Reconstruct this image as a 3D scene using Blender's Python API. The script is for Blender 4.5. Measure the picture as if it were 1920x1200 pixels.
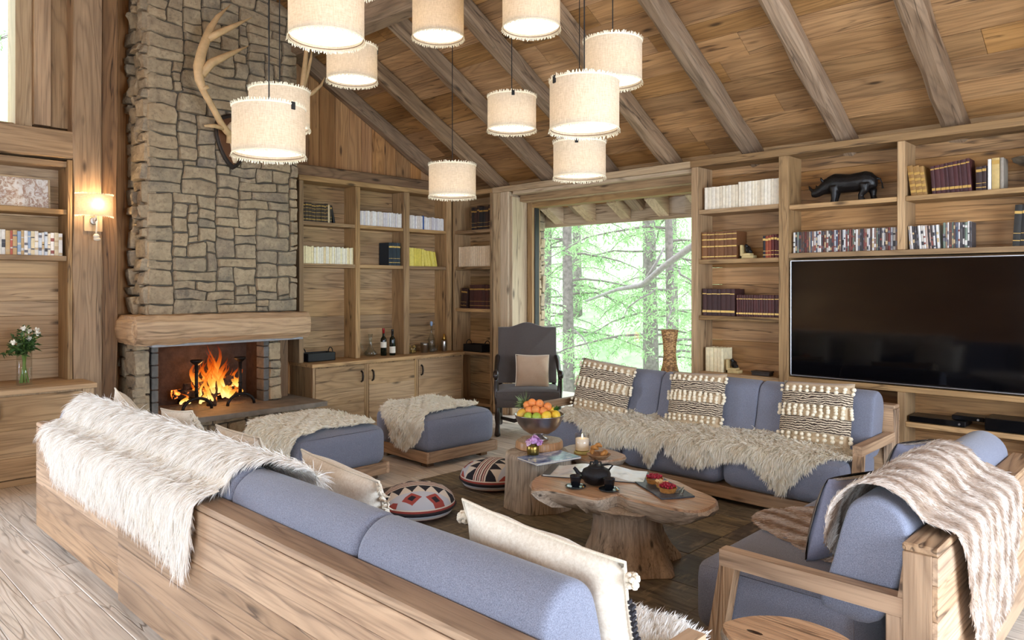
import bpy, bmesh, math, random
import numpy as np
from mathutils import Vector, Matrix, noise

for o in list(bpy.data.objects): bpy.data.objects.remove(o)
S = bpy.context.scene
COL = S.collection
R = math.radians
PI = math.pi

# ------------------------------------------------------------------ camera
cam_d = bpy.data.cameras.new('camera'); cam = bpy.data.objects.new('camera', cam_d); COL.objects.link(cam)
cam.location = (0, 0, 1.6); cam.rotation_euler = (R(90), 0, R(43.935))
cam_d.sensor_width = 36; cam_d.lens = 1370 / 1920 * 36; cam_d.shift_y = -63 / 1920
cam_d.clip_start = .05; cam_d.clip_end = 300
S.camera = cam
# ------------------------------------------------------------------ world / light
S.view_settings.view_transform = 'Standard'; S.view_settings.look = 'None'
S.view_settings.exposure = 0.0; S.view_settings.gamma = 1; S.view_settings.use_curve_mapping = False
W = bpy.data.worlds.new('sky'); S.world = W; W.use_nodes = True
bg = W.node_tree.nodes['Background']; bg.inputs[0].default_value = (.80, .90, 1, 1); bg.inputs[1].default_value = 5.0

def area(name, loc, direction, sx, sy, power, color):
    l = bpy.data.lights.new(name, 'AREA'); l.shape = 'RECTANGLE'; l.size = sx; l.size_y = sy
    l.energy = power; l.color = color
    o = bpy.data.objects.new(name, l); COL.objects.link(o); o.location = loc
    o.rotation_euler = Vector(direction).to_track_quat('-Z', 'Y').to_euler()
    return o
DAY = (.70, .83, 1.0)
# daylight entering through the windows of the room (sky light at each opening)
area('daylight_window_behind', (-.2, -3.15, 1.45), (0, 1, -.05), 4.0, 2.3, 175, DAY)
area('daylight_window_left', (-7.45, -1.6, 1.45), (1, 0.25, -.25), 2.3, 2.2, 240, DAY)
area('daylight_window_right', (2.5, 2.6, 1.5), (-1, 0, -.05), 3.6, 2.4, 330, DAY)

# ------------------------------------------------------------------ helpers
def c(r, g, b):
    f = lambda v: (v / 255 / 12.92) if v / 255 <= .04045 else ((v / 255 + .055) / 1.055) ** 2.4
    return (f(r), f(g), f(b), 1)

class NT:
    def __init__(s, name):
        s.m = bpy.data.materials.new(name); s.m.use_nodes = True; s.t = s.m.node_tree; s.n = s.t.nodes; s.p = s.n['Principled BSDF']
        s.out = s.n['Material Output']
    def node(s, t, **kw):
        n = s.n.new(t)
        for k, v in kw.items(): setattr(n, k, v)
        return n
    def l(s, a, b): s.t.links.new(a, b)
    def math(s, op, a, b=None):
        n = s.node('ShaderNodeMath', operation=op)
        for i, v in enumerate((a, b)):
            if v is None: continue
            if isinstance(v, (int, float)): n.inputs[i].default_value = v
            else: s.l(v, n.inputs[i])
        return n.outputs[0]
    def vmath(s, op, a, b):
        n = s.node('ShaderNodeVectorMath', operation=op)
        for i, v in enumerate((a, b)):
            if isinstance(v, (tuple, list)): n.inputs[i].default_value = v
            else: s.l(v, n.inputs[i])
        return n.outputs[0]
    def mix(s, f, a, b, mode='MIX'):
        n = s.node('ShaderNodeMix', data_type='RGBA', blend_type=mode)
        for i, v in ((0, f), (6, a), (7, b)):
            if isinstance(v, (int, float)): n.inputs[i].default_value = v
            elif isinstance(v, tuple): n.inputs[i].default_value = v
            else: s.l(v, n.inputs[i])
        return n.outputs[2]
    def ramp(s, f, stops, interp='LINEAR'):
        n = s.node('ShaderNodeValToRGB'); n.color_ramp.interpolation = interp
        e = n.color_ramp.elements
        while len(e) < len(stops): e.new(.5)
        for i, (p, col) in enumerate(stops):
            e[i].position = p; e[i].color = col if isinstance(col, tuple) else (col, col, col, 1)
        s.l(f, n.inputs[0]); return n.outputs[0]
    def noise(s, vec, scale, detail=2, rough=.5, dist=0):
        n = s.node('ShaderNodeTexNoise'); n.inputs['Scale'].default_value = scale; n.inputs['Detail'].default_value = detail
        n.inputs['Roughness'].default_value = rough; n.inputs['Distortion'].default_value = dist
        if vec is not None: s.l(vec, n.inputs['Vector'])
        return n.outputs['Fac']
    def coords(s, rnd=True):
        tc = s.node('ShaderNodeTexCoord').outputs['Object']
        if not rnd: return tc, None
        r = s.node('ShaderNodeObjectInfo').outputs['Random']
        cb = s.node('ShaderNodeCombineXYZ')
        for i, k in enumerate((37., 71., 53.)): s.l(s.math('MULTIPLY', r, k), cb.inputs[i])
        return s.vmath('ADD', tc, cb.outputs[0]), r
    def bump(s, h, strength, dist):
        b = s.node('ShaderNodeBump'); b.inputs['Strength'].default_value = strength; b.inputs['Distance'].default_value = dist
        s.l(h, b.inputs['Height']); s.l(b.outputs[0], s.p.inputs['Normal'])

MATS = {}
def glazing():
    n = NT('glass'); n.n.remove(n.p)
    t = n.node('ShaderNodeBsdfTransparent'); g = n.node('ShaderNodeBsdfGlossy'); g.inputs['Roughness'].default_value = .01
    m = n.node('ShaderNodeMixShader'); m.inputs[0].default_value = .006
    n.l(t.outputs[0], m.inputs[1]); n.l(g.outputs[0], m.inputs[2]); n.l(m.outputs[0], n.out.inputs[0]); MATS['glass'] = n.m
glazing()
def clearglass(name, tint=(1, 1, 1, 1)):
    n = NT(name); n.n.remove(n.p)
    t = n.node('ShaderNodeBsdfTransparent'); t.inputs[0].default_value = tint; g = n.node('ShaderNodeBsdfGlossy'); g.inputs['Roughness'].default_value = .03
    lw = n.node('ShaderNodeLayerWeight'); lw.inputs[0].default_value = .25; m = n.node('ShaderNodeMixShader'); n.l(n.math('ADD', n.math('MULTIPLY', lw.outputs['Facing'], .35), .03), m.inputs[0])
    n.l(t.outputs[0], m.inputs[1]); n.l(g.outputs[0], m.inputs[2]); n.l(m.outputs[0], n.out.inputs[0]); MATS[name] = n.m; return n.m
def plain(name, col, rough=.5, metal=0, var=0, vs=20, bump=0, bs=60, spec=.5, trans=0, emis=None, es=0, sheen=0, alpha=1, ior=1.45, objvar=0):
    if name in MATS: return MATS[name]
    n = NT(name); p = n.p
    p.inputs['Base Color'].default_value = col; p.inputs['Roughness'].default_value = rough; p.inputs['Metallic'].default_value = metal
    p.inputs['Specular IOR Level'].default_value = spec; p.inputs['Transmission Weight'].default_value = trans; p.inputs['IOR'].default_value = ior
    if sheen: p.inputs['Sheen Weight'].default_value = sheen
    if emis: p.inputs['Emission Color'].default_value = emis; p.inputs['Emission Strength'].default_value = es
    cc = None
    if var or bump or objvar: v, r = n.coords()
    if var:
        f = n.noise(v, vs, 4, .6)
        d = tuple(x * (1 - var) for x in col[:3]) + (1,); u = tuple(min(1, x * (1 + var)) for x in col[:3]) + (1,)
        cc = n.ramp(f, [(.3, d), (.7, u)])
    if objvar:
        hs = n.node('ShaderNodeHueSaturation'); n.l(n.math('ADD', n.math('MULTIPLY', r, 2 * objvar), 1 - objvar), hs.inputs['Value'])
        if cc is not None: n.l(cc, hs.inputs['Color'])
        else: hs.inputs['Color'].default_value = col
        cc = hs.outputs[0]
    if cc is not None: n.l(cc, p.inputs['Base Color'])
    if bump: n.bump(n.noise(v, bs, 3, .6), bump, .01)
    MATS[name] = n.m; return n.m

TONES = {  # light, mid, dark, value jitter, saturation
    'shelf': (c(200, 164, 118), c(170, 134, 92), c(88, 62, 40), .22, .98),
    'ceil': (c(196, 152, 104), c(162, 120, 78), c(78, 54, 36), .22, 1.0),
    'gable': (c(208, 160, 112), c(178, 128, 84), c(100, 66, 42), .22, 1.0),
    'beam': (c(178, 148, 116), c(144, 116, 88), c(72, 54, 40), .15, .92),
    'sofa': (c(206, 172, 138), c(176, 142, 110), c(92, 66, 48), .18, .96),
    'door': (c(212, 178, 134), c(186, 150, 108), c(104, 76, 50), .14, .95),
    'floor': (c(240, 226, 208), c(224, 206, 184), c(142, 120, 98), .12, .8),
    'post': (c(204, 170, 130), c(168, 134, 98), c(78, 56, 40), .12, .95),
    'dark': (c(156, 122, 90), c(120, 92, 66), c(54, 38, 28), .12, 1.0),
    'column': (c(222, 196, 156), c(202, 172, 130), c(140, 108, 76), .10, .9),
    'mantel': (c(210, 172, 126), c(186, 144, 100), c(100, 72, 48), .06, .9),
    'slab': (c(214, 172, 130), c(188, 138, 96), c(104, 70, 48), .08, .95),
    'stump': (c(222, 202, 176), c(172, 146, 118), c(62, 46, 36), .08, .85),
}
def wood(tone, axis='x', scale=1.0, gloss=.62):
    key = ('wood', tone, axis, scale, gloss)
    if key in MATS: return MATS[key]
    lt, md, dk, jit, sat = TONES[tone]
    n = NT('wood_%s_%s' % (tone, axis)); v, r = n.coords()
    def mp(al, ac):
        s = {'x': (al, ac, ac), 'y': (ac, al, ac), 'z': (ac, ac, al)}[axis]
        return n.vmath('MULTIPLY', v, tuple(k * scale for k in s))
    big = n.noise(mp(.45, 4.5), 1.0, 2, .5, .6)
    rings = n.math('PINGPONG', n.math('MULTIPLY', big, 11.0), .5)
    ringm = n.ramp(rings, [(.02, 1.0), (.2, .35), (.5, 0.0)])
    broad = n.noise(mp(.5, 3.0), 1.0, 3, .6, .3)
    fine = n.noise(mp(2.2, 75), 1.0, 3, .6)
    vo = n.node('ShaderNodeTexVoronoi'); vo.inputs['Scale'].default_value = 1; n.l(mp(1.7, 6.0), vo.inputs['Vector'])
    knot = n.ramp(vo.outputs['Distance'], [(.05, 1.0), (.14, 0.0)])
    crk = n.ramp(n.noise(mp(.8, 13), 1.0, 2, .5, .5), [(.475, 0.0), (.5, 1.0), (.525, 0.0)])
    crk = n.math('MULTIPLY', crk, n.ramp(n.noise(mp(.6, 3.5), 1.0, 2, .6), [(.46, 0.0), (.62, 1.0)]))
    col = n.mix(n.ramp(broad, [(.35, 0.0), (.68, 1.0)]), lt, md)
    col = n.mix(n.math('MULTIPLY', ringm, .34), col, dk)
    col = n.mix(n.math('MULTIPLY', n.ramp(fine, [(.48, 0.0), (.78, 1.0)]), .5), col, dk)
    grey = n.noise(mp(.9, 6), .8, 3, .6)
    col = n.mix(n.math('MULTIPLY', n.ramp(grey, [(.55, 0.0), (.75, 1.0)]), .38), col, tuple(x * .55 for x in md[:3]) + (1,))
    col = n.mix(n.math('MULTIPLY', knot, .8), col, tuple(x * .35 for x in dk[:3]) + (1,))
    col = n.mix(n.math('MULTIPLY', crk, .8), col, tuple(x * .55 for x in dk[:3]) + (1,))
    hs = n.node('ShaderNodeHueSaturation')
    fr = n.math('FRACT', n.math('MULTIPLY', r, 7.31))
    n.l(n.math('ADD', n.math('MULTIPLY', fr, 2 * jit), (.97 if tone == 'floor' else .89) - jit), hs.inputs['Value'])
    fr2 = n.math('FRACT', n.math('MULTIPLY', r, 13.7))
    n.l(n.math('ADD', n.math('MULTIPLY', fr2, .16), sat - .06), hs.inputs['Saturation'])
    n.l(col, hs.inputs['Color']); n.l(hs.outputs[0], n.p.inputs['Base Color'])
    n.p.inputs['Roughness'].default_value = gloss; n.p.inputs['Specular IOR Level'].default_value = .35
    h = n.math('SUBTRACT', n.math('MULTIPLY', fine, -.6), n.math('ADD', n.math('MULTIPLY', ringm, .5), n.math('ADD', knot, crk)))
    n.bump(h, .35, .006)
    MATS[key] = n.m; return n.m

def stone_mat():
    if 'stone' in MATS: return MATS['stone']
    n = NT('stone'); v, r = n.coords()
    base = n.ramp(r, [(0, c(146, 128, 104)), (.25, c(164, 146, 118)), (.5, c(134, 124, 108)), (.75, c(174, 152, 120)), (1, c(124, 114, 102))])
    f = n.noise(v, 9, 6, .65, .4)
    col = n.mix(n.ramp(f, [(.38, 0.0), (.78, 1.0)]), base, c(196, 176, 144), 'MIX')
    f2 = n.noise(v, 30, 4, .7)
    col = n.mix(n.math('MULTIPLY', n.ramp(f2, [(.5, 0.0), (.72, 1.0)]), .55), col, c(92, 80, 66))
    n.l(col, n.p.inputs['Base Color']); n.p.inputs['Roughness'].default_value = .9
    n.bump(n.math('ADD', n.noise(v, 14, 8, .7), n.math('MULTIPLY', f2, .5)), .8, .02)
    MATS['stone'] = n.m; return n.m

def fabric(name, col, col2=None, scale=260, bump=.25, sheen=.2, wide=14):
    if name in MATS: return MATS[name]
    n = NT(name); v, r = n.coords()
    col2 = col2 or tuple(x * .72 for x in col[:3]) + (1,)
    f = n.noise(v, scale, 2, .7); g = n.noise(v, wide, 3, .5)
    cc = n.mix(n.ramp(f, [(.32, 0.0), (.68, 1.0)]), col2, col)
    cc = n.mix(n.math('MULTIPLY', g, .18), cc, col2)
    n.l(cc, n.p.inputs['Base Color']); n.p.inputs['Roughness'].default_value = .95; n.p.inputs['Specular IOR Level'].default_value = .15
    n.p.inputs['Sheen Weight'].default_value = sheen
    n.bump(n.math('ADD', f, n.math('MULTIPLY', g, 2.0)), bump, .004)
    MATS[name] = n.m; return n.m

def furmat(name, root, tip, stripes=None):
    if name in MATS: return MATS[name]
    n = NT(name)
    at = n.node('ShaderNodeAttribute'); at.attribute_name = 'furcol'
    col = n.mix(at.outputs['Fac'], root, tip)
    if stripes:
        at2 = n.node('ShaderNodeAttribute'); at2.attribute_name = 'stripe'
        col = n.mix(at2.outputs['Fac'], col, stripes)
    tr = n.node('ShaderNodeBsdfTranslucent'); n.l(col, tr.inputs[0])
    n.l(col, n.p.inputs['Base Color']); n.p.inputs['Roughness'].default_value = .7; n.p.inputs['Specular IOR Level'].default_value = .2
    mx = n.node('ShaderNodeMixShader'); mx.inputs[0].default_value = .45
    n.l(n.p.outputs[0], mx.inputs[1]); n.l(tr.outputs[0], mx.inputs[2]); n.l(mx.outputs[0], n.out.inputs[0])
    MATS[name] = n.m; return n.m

# ---- mesh builder
class MB:
    def __init__(s): s.v = []; s.f = []; s.fm = []; s.mi = 0
    def add(s, vs, fs, M=None):
        o = len(s.v)
        if M is not None: vs = [M @ Vector(p) for p in vs]
        s.v += [tuple(p) for p in vs]; s.f += [tuple(i + o for i in q) for q in fs]; s.fm += [s.mi] * len(fs); return s
    def box(s, x0, x1, y0, y1, z0, z1, ch=.003, M=None):
        ch = min(ch, .3 * min(x1 - x0, y1 - y0, z1 - z0))
        if ch <= 0:
            vs = [(x, y, z) for x in (x0, x1) for y in (y0, y1) for z in (z0, z1)]
            return s.add(vs, [(0, 1, 3, 2), (4, 6, 7, 5), (0, 4, 5, 1), (2, 3, 7, 6), (0, 2, 6, 4), (1, 5, 7, 3)], M)
        vs = []; fs = []; idx = {}
        for ix, (X, sx) in enumerate(((x0, 1), (x1, -1))):
            for iy, (Y, sy) in enumerate(((y0, 1), (y1, -1))):
                for iz, (Z, sz) in enumerate(((z0, 1), (z1, -1))):
                    for a in range(3):
                        p = [X + sx * ch, Y + sy * ch, Z + sz * ch]; p[a] = (X, Y, Z)[a]
                        idx[(ix, iy, iz, a)] = len(vs); vs.append(tuple(p))
        I = lambda k, a: idx[(k[0], k[1], k[2], a)]
        for a in range(3):
            b, d = (a + 1) % 3, (a + 2) % 3
            for sd in (0, 1):
                q = []
                for (u, w) in ((0, 0), (1, 0), (1, 1), (0, 1)):
                    k = [0, 0, 0]; k[a] = sd; k[b] = u; k[d] = w; q.append(I(k, a))
                fs.append(tuple(q if sd else q[::-1]))
            for u in (0, 1):
                for w in (0, 1):   # edge along axis a
                    k0 = [0, 0, 0]; k0[b] = u; k0[d] = w; k1 = list(k0); k1[a] = 1
                    q = [I(k0, b), I(k1, b), I(k1, d), I(k0, d)]
                    fs.append(tuple(q if (u + w) % 2 == 1 else q[::-1]))
        for x in (0, 1):
            for y in (0, 1):
                for z in (0, 1):
                    q = [I((x, y, z), 0), I((x, y, z), 1), I((x, y, z), 2)]
                    fs.append(tuple(q if (x + y + z) % 2 == 1 else q[::-1]))
        return s.add(vs, fs, M)
    def loft(s, rings, cap=True, closed=False, M=None):
        n = len(rings[0]); vs = [p for r in rings for p in r]; fs = []
        m = len(rings)
        for i in range(m if closed else m - 1):
            a = i * n; b = ((i + 1) % m) * n
            for j in range(n):
                k = (j + 1) % n
                fs.append((a + j, a + k, b + k, b + j))
        if cap and not closed:
            fs.append(tuple(range(n))[::-1]); fs.append(tuple(range((m - 1) * n, m * n)))
        return s.add(vs, fs, M)
    def tube(s, pts, rad, n=8, cap=True, M=None, flat=1.0):
        pts = [Vector(p) for p in pts]
        if not hasattr(rad, '__len__'): rad = [rad] * len(pts)
        rings = []; prev = None
        for i, p in enumerate(pts):
            t = (pts[min(i + 1, len(pts) - 1)] - pts[max(i - 1, 0)])
            t = t.normalized() if t.length > 1e-9 else Vector((0, 0, 1))
            if prev is None:
                up = Vector((0, 0, 1)) if abs(t.z) < .9 else Vector((1, 0, 0))
                a = t.cross(up).normalized()
            else:
                a = (prev - t * prev.dot(t))
                a = a.normalized() if a.length > 1e-6 else t.orthogonal().normalized()
            prev = a; b = t.cross(a)
            rings.append([p + (a * math.cos(2 * PI * j / n) + b * math.sin(2 * PI * j / n) * flat) * rad[i] for j in range(n)])
        return s.loft(rings, cap, M=M)
    def lathe(s, prof, n=20, cx=0, cy=0, M=None, cap=True):
        rings = [[(cx + r * math.cos(2 * PI * j / n), cy + r * math.sin(2 * PI * j / n), z) for j in range(n)] for r, z in prof]
        return s.loft(rings, cap, M=M)
    def ball(s, cx, cy, cz, rx, ry=None, rz=None, n=10, m=7, M=None):
        ry = ry or rx; rz = rz or rx
        prof = [(max(1e-4, math.sin(PI * i / m)), -math.cos(PI * i / m)) for i in range(m + 1)]
        rings = [[(cx + rx * r * math.cos(2 * PI * j / n), cy + ry * r * math.sin(2 * PI * j / n), cz + rz * z) for j in range(n)] for r, z in prof]
        return s.loft(rings, True, M=M)
    def grid(s, nu, nv, fn, M=None):
        vs = [fn(i / nu, j / nv) for i in range(nu + 1) for j in range(nv + 1)]
        fs = [(i * (nv + 1) + j, (i + 1) * (nv + 1) + j, (i + 1) * (nv + 1) + j + 1, i * (nv + 1) + j + 1) for i in range(nu) for j in range(nv)]
        return s.add(vs, fs, M)
    def prism(s, poly, z0, z1, M=None):
        return s.loft([[(x, y, z0) for x, y in poly], [(x, y, z1) for x, y in poly]], M=M)

def mesh(name, mb, mat, smooth=False, angle=None):
    me = bpy.data.meshes.new(name); me.from_pydata(mb.v, [], mb.f)
    mats = mat if isinstance(mat, (list, tuple)) else [mat]
    for m in mats: me.materials.append(m)
    if len(mats) > 1: me.polygons.foreach_set('material_index', mb.fm)
    if smooth:
        me.polygons.foreach_set('use_smooth', [True] * len(me.polygons))
        if angle:
            me.set_sharp_from_angle(angle=R(angle))
    me.update(); return me

def fixn(me):
    bm = bmesh.new(); bm.from_mesh(me); bmesh.ops.recalc_face_normals(bm, faces=bm.faces); bm.to_mesh(me); bm.free()

def ob(name, mb, mat, parent=None, smooth=False, angle=None, loc=(0, 0, 0), rot=(0, 0, 0), label=None, kind=None, fix=True):
    me = mb if isinstance(mb, bpy.types.Mesh) else mesh(name, mb, mat, smooth, angle)
    if fix and not isinstance(mb, bpy.types.Mesh): fixn(me)
    o = bpy.data.objects.new(name, me); COL.objects.link(o); o.location = loc; o.rotation_euler = rot
    if parent is not None: o.parent = parent
    if label: o['label'] = label
    if kind: o['kind'] = kind
    return o
def tag(o, label, cat, group=None):
    o['label'] = label; o['category'] = cat
    if group: o['group'] = group
    return o
def thing(name, label, cat, loc=(0, 0, 0), rot=(0, 0, 0), group=None):
    o = bpy.data.objects.new(name, None); COL.objects.link(o); o.location = loc
    o.rotation_euler = rot if hasattr(rot, '__len__') else (0, 0, rot); o.empty_display_size = .1
    return tag(o, label, cat, group)
def struct(o): o['kind'] = 'structure'; return o
def bx(name, b, mat, parent=None, ch=.003, **kw):
    return ob(name, MB().box(*b, ch), mat, parent, fix=False, **kw)

def hewn(L, w, h, seed, seg=10, amp=.012, ch=.02):
    """rough hewn beam along local x, from x=0..L, centred on y, top at z=0"""
    rng = random.Random(seed); rings = []
    for i in range(seg + 1):
        x = L * i / seg; j = lambda: rng.uniform(-amp, amp)
        a, b = w / 2, h
        P = [(-a + ch, 0), (a - ch, 0), (a, -ch), (a, -b + ch), (a - ch * 1.6, -b), (-a + ch * 1.6, -b), (-a, -b + ch), (-a, -ch)]
        rings.append([(x, y + j(), z + (j() if z < -.001 else 0)) for y, z in P])
    return MB().loft(rings)

def softbox(sx, sy, sz, r, bulge=0, n=9, M=None, center=(0, 0, 0), bx_=.0):
    """rounded cushion block"""
    h = Vector((sx / 2, sy / 2, sz / 2)); r = min(r, min(h) * .999); mb = MB()
    def warp(t):   # put more samples toward the edges
        return math.copysign(abs(t) ** .75, t)
    for a in range(3):
        b, d = (a + 1) % 3, (a + 2) % 3
        for sgn in (-1, 1):
            def fn(u, v):
                q = [0, 0, 0]; q[a] = sgn * h[a]; q[b] = warp(2 * u - 1) * h[b]; q[d] = warp(2 * v - 1) * h[d]
                inn = [max(-(h[k] - r), min(h[k] - r, q[k])) for k in range(3)]
                dv = Vector([q[k] - inn[k] for k in range(3)])
                p = Vector(inn) + (dv.normalized() * r if dv.length > 1e-9 else dv)
                nx = [p[k] / h[k] for k in range(3)]
                bu = bulge * (1 - min(1, nx[b] ** 2)) * (1 - min(1, nx[d] ** 2))
                p[a] += sgn * bu * (1.0 if a == 2 else .5)
                return (p[0] + center[0], p[1] + center[1], p[2] + center[2])
            mb.grid(n, n, fn, M)
    return mb
def weld(o, d=.0004):
    bm = bmesh.new(); bm.from_mesh(o.data); bmesh.ops.remove_doubles(bm, verts=bm.verts, dist=d)
    bmesh.ops.recalc_face_normals(bm, faces=bm.faces); bm.to_mesh(o.data); bm.free(); return o

def ordw(i):
    w = ['first', 'second', 'third', 'fourth', 'fifth', 'sixth', 'seventh', 'eighth', 'ninth', 'tenth', 'eleventh', 'twelfth', 'thirteenth',
         'fourteenth', 'fifteenth', 'sixteenth', 'seventeenth', 'eighteenth', 'nineteenth']
    if i < 19: return w[i]
    t = ['', '', 'twenty', 'thirty', 'forty', 'fifty']; tt = ['', '', 'twentieth', 'thirtieth', 'fortieth', 'fiftieth']
    n = i + 1
    return tt[n // 10] if n % 10 == 0 else t[n // 10] + '-' + w[n % 10 - 1]
def nz(*p): return noise.noise(Vector(p))
# ================================================================== STRUCTURE
rnd = random.Random(7)
SL = .56; A_ROOF = math.atan(SL); RY, RZ = 1.9, 3.118 + SL * (6.49 - 1.9)
def zc(y): return 3.118 + SL * (6.49 - y)      # ceiling surface height
# ---- floor
floor = struct(bx('floor', (-7.75, 2.6, -3.3, 7.0, -.12, -.022), wood('floor', 'x'), ch=0))
fm = wood('floor', 'x', 1.0, .48)
y = -.6; row = 0
while y < 6.8:
    w = rnd.choice((.17, .2, .23)); x = -7.75 - rnd.uniform(0, 1.2)
    while x < 1.2:
        L = rnd.uniform(1.3, 2.6); x1 = min(x + L, 1.2)
        if x1 > -7.7 and x1 - x > .1: bx('floor_plank', (max(x, -7.75) + .0015, x1 - .0015, y + .0015, y + w - .0015, -.022, 0), fm, floor, .0025)
        x += L
    y += w
# ---- ceiling (sloping toward the window wall); local x = room x, local y = down the slope
ceil = struct(ob('ceiling', MB().box(-7.75, 2.6, -.1, 6.33, .03, .14, 0), wood('ceil', 'x'), loc=(0, RY, RZ), rot=(-A_ROOF, 0, 0)))
cm = wood('ceil', 'x')
y = .1; row = 0
while y < 6.2:
    w = rnd.uniform(.18, .27)
    cuts = [-7.7]
    x = -7.7 + rnd.uniform(.5, 2.6)
    while x < .6: cuts.append(x); x += rnd.uniform(1.8, 3.4)
    cuts.append(1.2)
    for a, b in zip(cuts, cuts[1:]):
        dz = rnd.uniform(0, .006)
        bx('ceiling_plank', (a + .001, b - .001, y + .002, y + w - .002, dz, .03), cm, ceil, .003)
    y += w
# rafters hang below the planks
for i, x in enumerate((-7.53, -6.68, -5.80, -4.94, -4.12, -3.23, -2.36, -1.51, -.66, .21, 1.08)):
    L = 6.2
    r_ = ob('rafter', hewn(L, .155 + .02 * nz(i * 3.1, 0, 0), .165, 100 + i, 22, .009, .022), wood('beam', 'x'), ceil, loc=(x, .05, 0), rot=(0, 0, R(90)))
ob('purlin', hewn(10.2, .24, .26, 55, 20, .012, .03), wood('beam', 'x'), ceil).matrix_basis = \
    Matrix.Rotation(A_ROOF, 4, 'X') @ Matrix.Translation((-7.7, 4.12 - RY, 4.345 - RZ))
# other side of the roof, behind the camera
struct(ob('ceiling_behind', MB().box(-7.75, 2.6, -.1, 6.2, 0, .12, 0), wood('ceil', 'x'), loc=(0, RY, RZ), rot=(PI + A_ROOF, 0, 0)))
bpy.data.objects['ceiling_behind'].location = (0, RY, RZ + .14)
# ---- left gable wall (x = -7.62) with vertical planks
wl = MB()
for b in ((-7.8, -7.62, 1.70, 7.0, 0, 6.0), (-7.8, -7.62, -.3, 1.70, 0, 2.95), (-7.8, -7.62, -.3, 1.70, 4.7, 6.0),
          (-7.8, -7.62, -3.3, -2.9, 0, 6.0), (-7.8, -7.62, -2.9, -.3, 0, .3), (-7.8, -7.62, -2.9, -.3, 2.6, 6.0)): wl.box(*b, 0)
wall_left = struct(ob('wall_left', wl, wood('gable', 'z')))
y = 4.0
while y < 6.85:
    w = rnd.uniform(.14, .24)
    b = MB().box(-7.62, -7.6 + rnd.uniform(0, .008), y + .002, min(y + w, 6.9) - .002, 2.9, zc(y) + .06, .004)
    ob('gable_plank', b, wood('gable', 'z'), wall_left, fix=False); y += w
bx('gable_plank', (-7.62, -7.44, 1.701, 1.83, 3.02, 5.6), wood('post', 'z'), wall_left)
bx('gable_plank', (-7.62, -7.47, 1.832, 1.99, 3.02, 5.6), wood('post', 'z'), wall_left)
# horizontal beam capping the left bookcase
ob('wall_beam', hewn(2.9, .24, .15, 31, 10, .006, .012), wood('dark', 'x'), wall_left, loc=(-7.54, 3.98, 2.985), rot=(0, 0, R(90)))
# window high up in the left wall
w1 = struct(ob('window_1', MB().box(-7.72, -7.70, -.3, 1.575, 3.02, 4.7, 0), MATS['glass']))
for b in ((-7.78, -7.5, 1.575, 1.70, 2.95, 4.7), (-7.78, -7.56, -.3, 1.575, 2.95, 3.03), (-7.78, -7.56, -.3, 1.575, 4.62, 4.7), (-7.78, -7.6, .55, .63, 3.03, 4.62)):
    bx('window_frame', b, wood('column', 'z'), w1)
# big window lower down on the left, outside the frame
w3 = struct(ob('window_3', MB().box(-7.72, -7.70, -2.9, -.3, .3, 2.6, 0), MATS['glass']))
for yy in (-2.9, -1.65, -.4): bx('window_frame', (-7.78, -7.58, yy, yy + .1, .3, 2.6), wood('column', 'z'), w3)
for zz in (.3, 2.5): bx('window_frame', (-7.78, -7.58, -2.8, -.4, zz, zz + .1), wood('column', 'y'), w3)
# ---- posts between left bookcase and chimney
ob('trim_1', hewn(5.6, .235, .2, 41, 16, .007, .012), wood('post', 'x')).matrix_basis = Matrix.Translation((-7.3, 2.085, 0)) @ Matrix(((0, 0, 1, 0), (0, -1, 0, 0), (1, 0, 0, 0), (0, 0, 0, 1))).to_4x4()
struct(bpy.data.objects['trim_1'])
ob('trim_2', hewn(5.6, .15, .24, 42, 16, .008, .014), wood('dark', 'x')).matrix_basis = Matrix.Translation((-7.34, 2.275, 0)) @ Matrix(((0, 0, 1, 0), (0, -1, 0, 0), (1, 0, 0, 0), (0, 0, 0, 1))).to_4x4()
struct(bpy.data.objects['trim_2'])
# ---- window wall (y = 6.8)
wr = MB()
for b in ((-7.8, -6.32, 6.8, 7.05, 0, 3.0), (-3.55, 2.6, 6.8, 7.05, 0, 3.0), (-6.32, -3.55, 6.8, 7.05, 2.7, 3.0)): wr.box(*b, 0)
wall_right = struct(ob('wall_right', wr, wood('shelf', 'x')))
# column beside the window: wide boards
for i, (a, b_) in enumerate(((-6.60, -6.47), (-6.467, -6.33))):
    bx('column_board', (a, b_, 6.5, 6.8, 0, 2.78), wood('column', 'z'), wall_right, .006)
bx('column_board', (-6.33, -6.285, 6.53, 6.8, 0, 2.72), wood('column', 'z'), wall_right, .006)
bx('header_board', (-6.6, -3.78, 6.49, 6.53, 2.78, 2.85), wood('column', 'x'), wall_right)
bx('header_board', (-6.28, -3.775, 6.53, 6.8, 2.74, 2.78), wood('column', 'x'), wall_right)
bx('header_board', (-6.28, -3.775, 6.66, 6.70, 2.66, 2.74), wood('shelf', 'x'), wall_right)
bx('header_board', (-6.28, -3.775, 6.70, 6.8, 2.655, 2.70), wood('column', 'x'), wall_right)
# forest window
w2 = struct(ob('window_2', MB().box(-6.2, -3.55, 6.88, 6.9, .1, 2.6, 0), MATS['glass']))
for b in ((-6.285, -6.2, 6.8, 6.95, 0, 2.68), (-3.6, -3.5, 6.8, 6.95, 0, 2.68), (-6.2, -3.6, 6.8, 6.95, 2.59, 2.68), (-6.2, -3.6, 6.8, 6.95, .02, .1)):
    bx('window_frame', b, wood('shelf', 'z' if b[1] - b[0] < .2 else 'x'), w2)
bx('window_seal', (-6.2, -6.185, 6.84, 6.92, .1, 2.59), plain('rubber', c(40, 38, 36), .6), w2)
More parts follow.
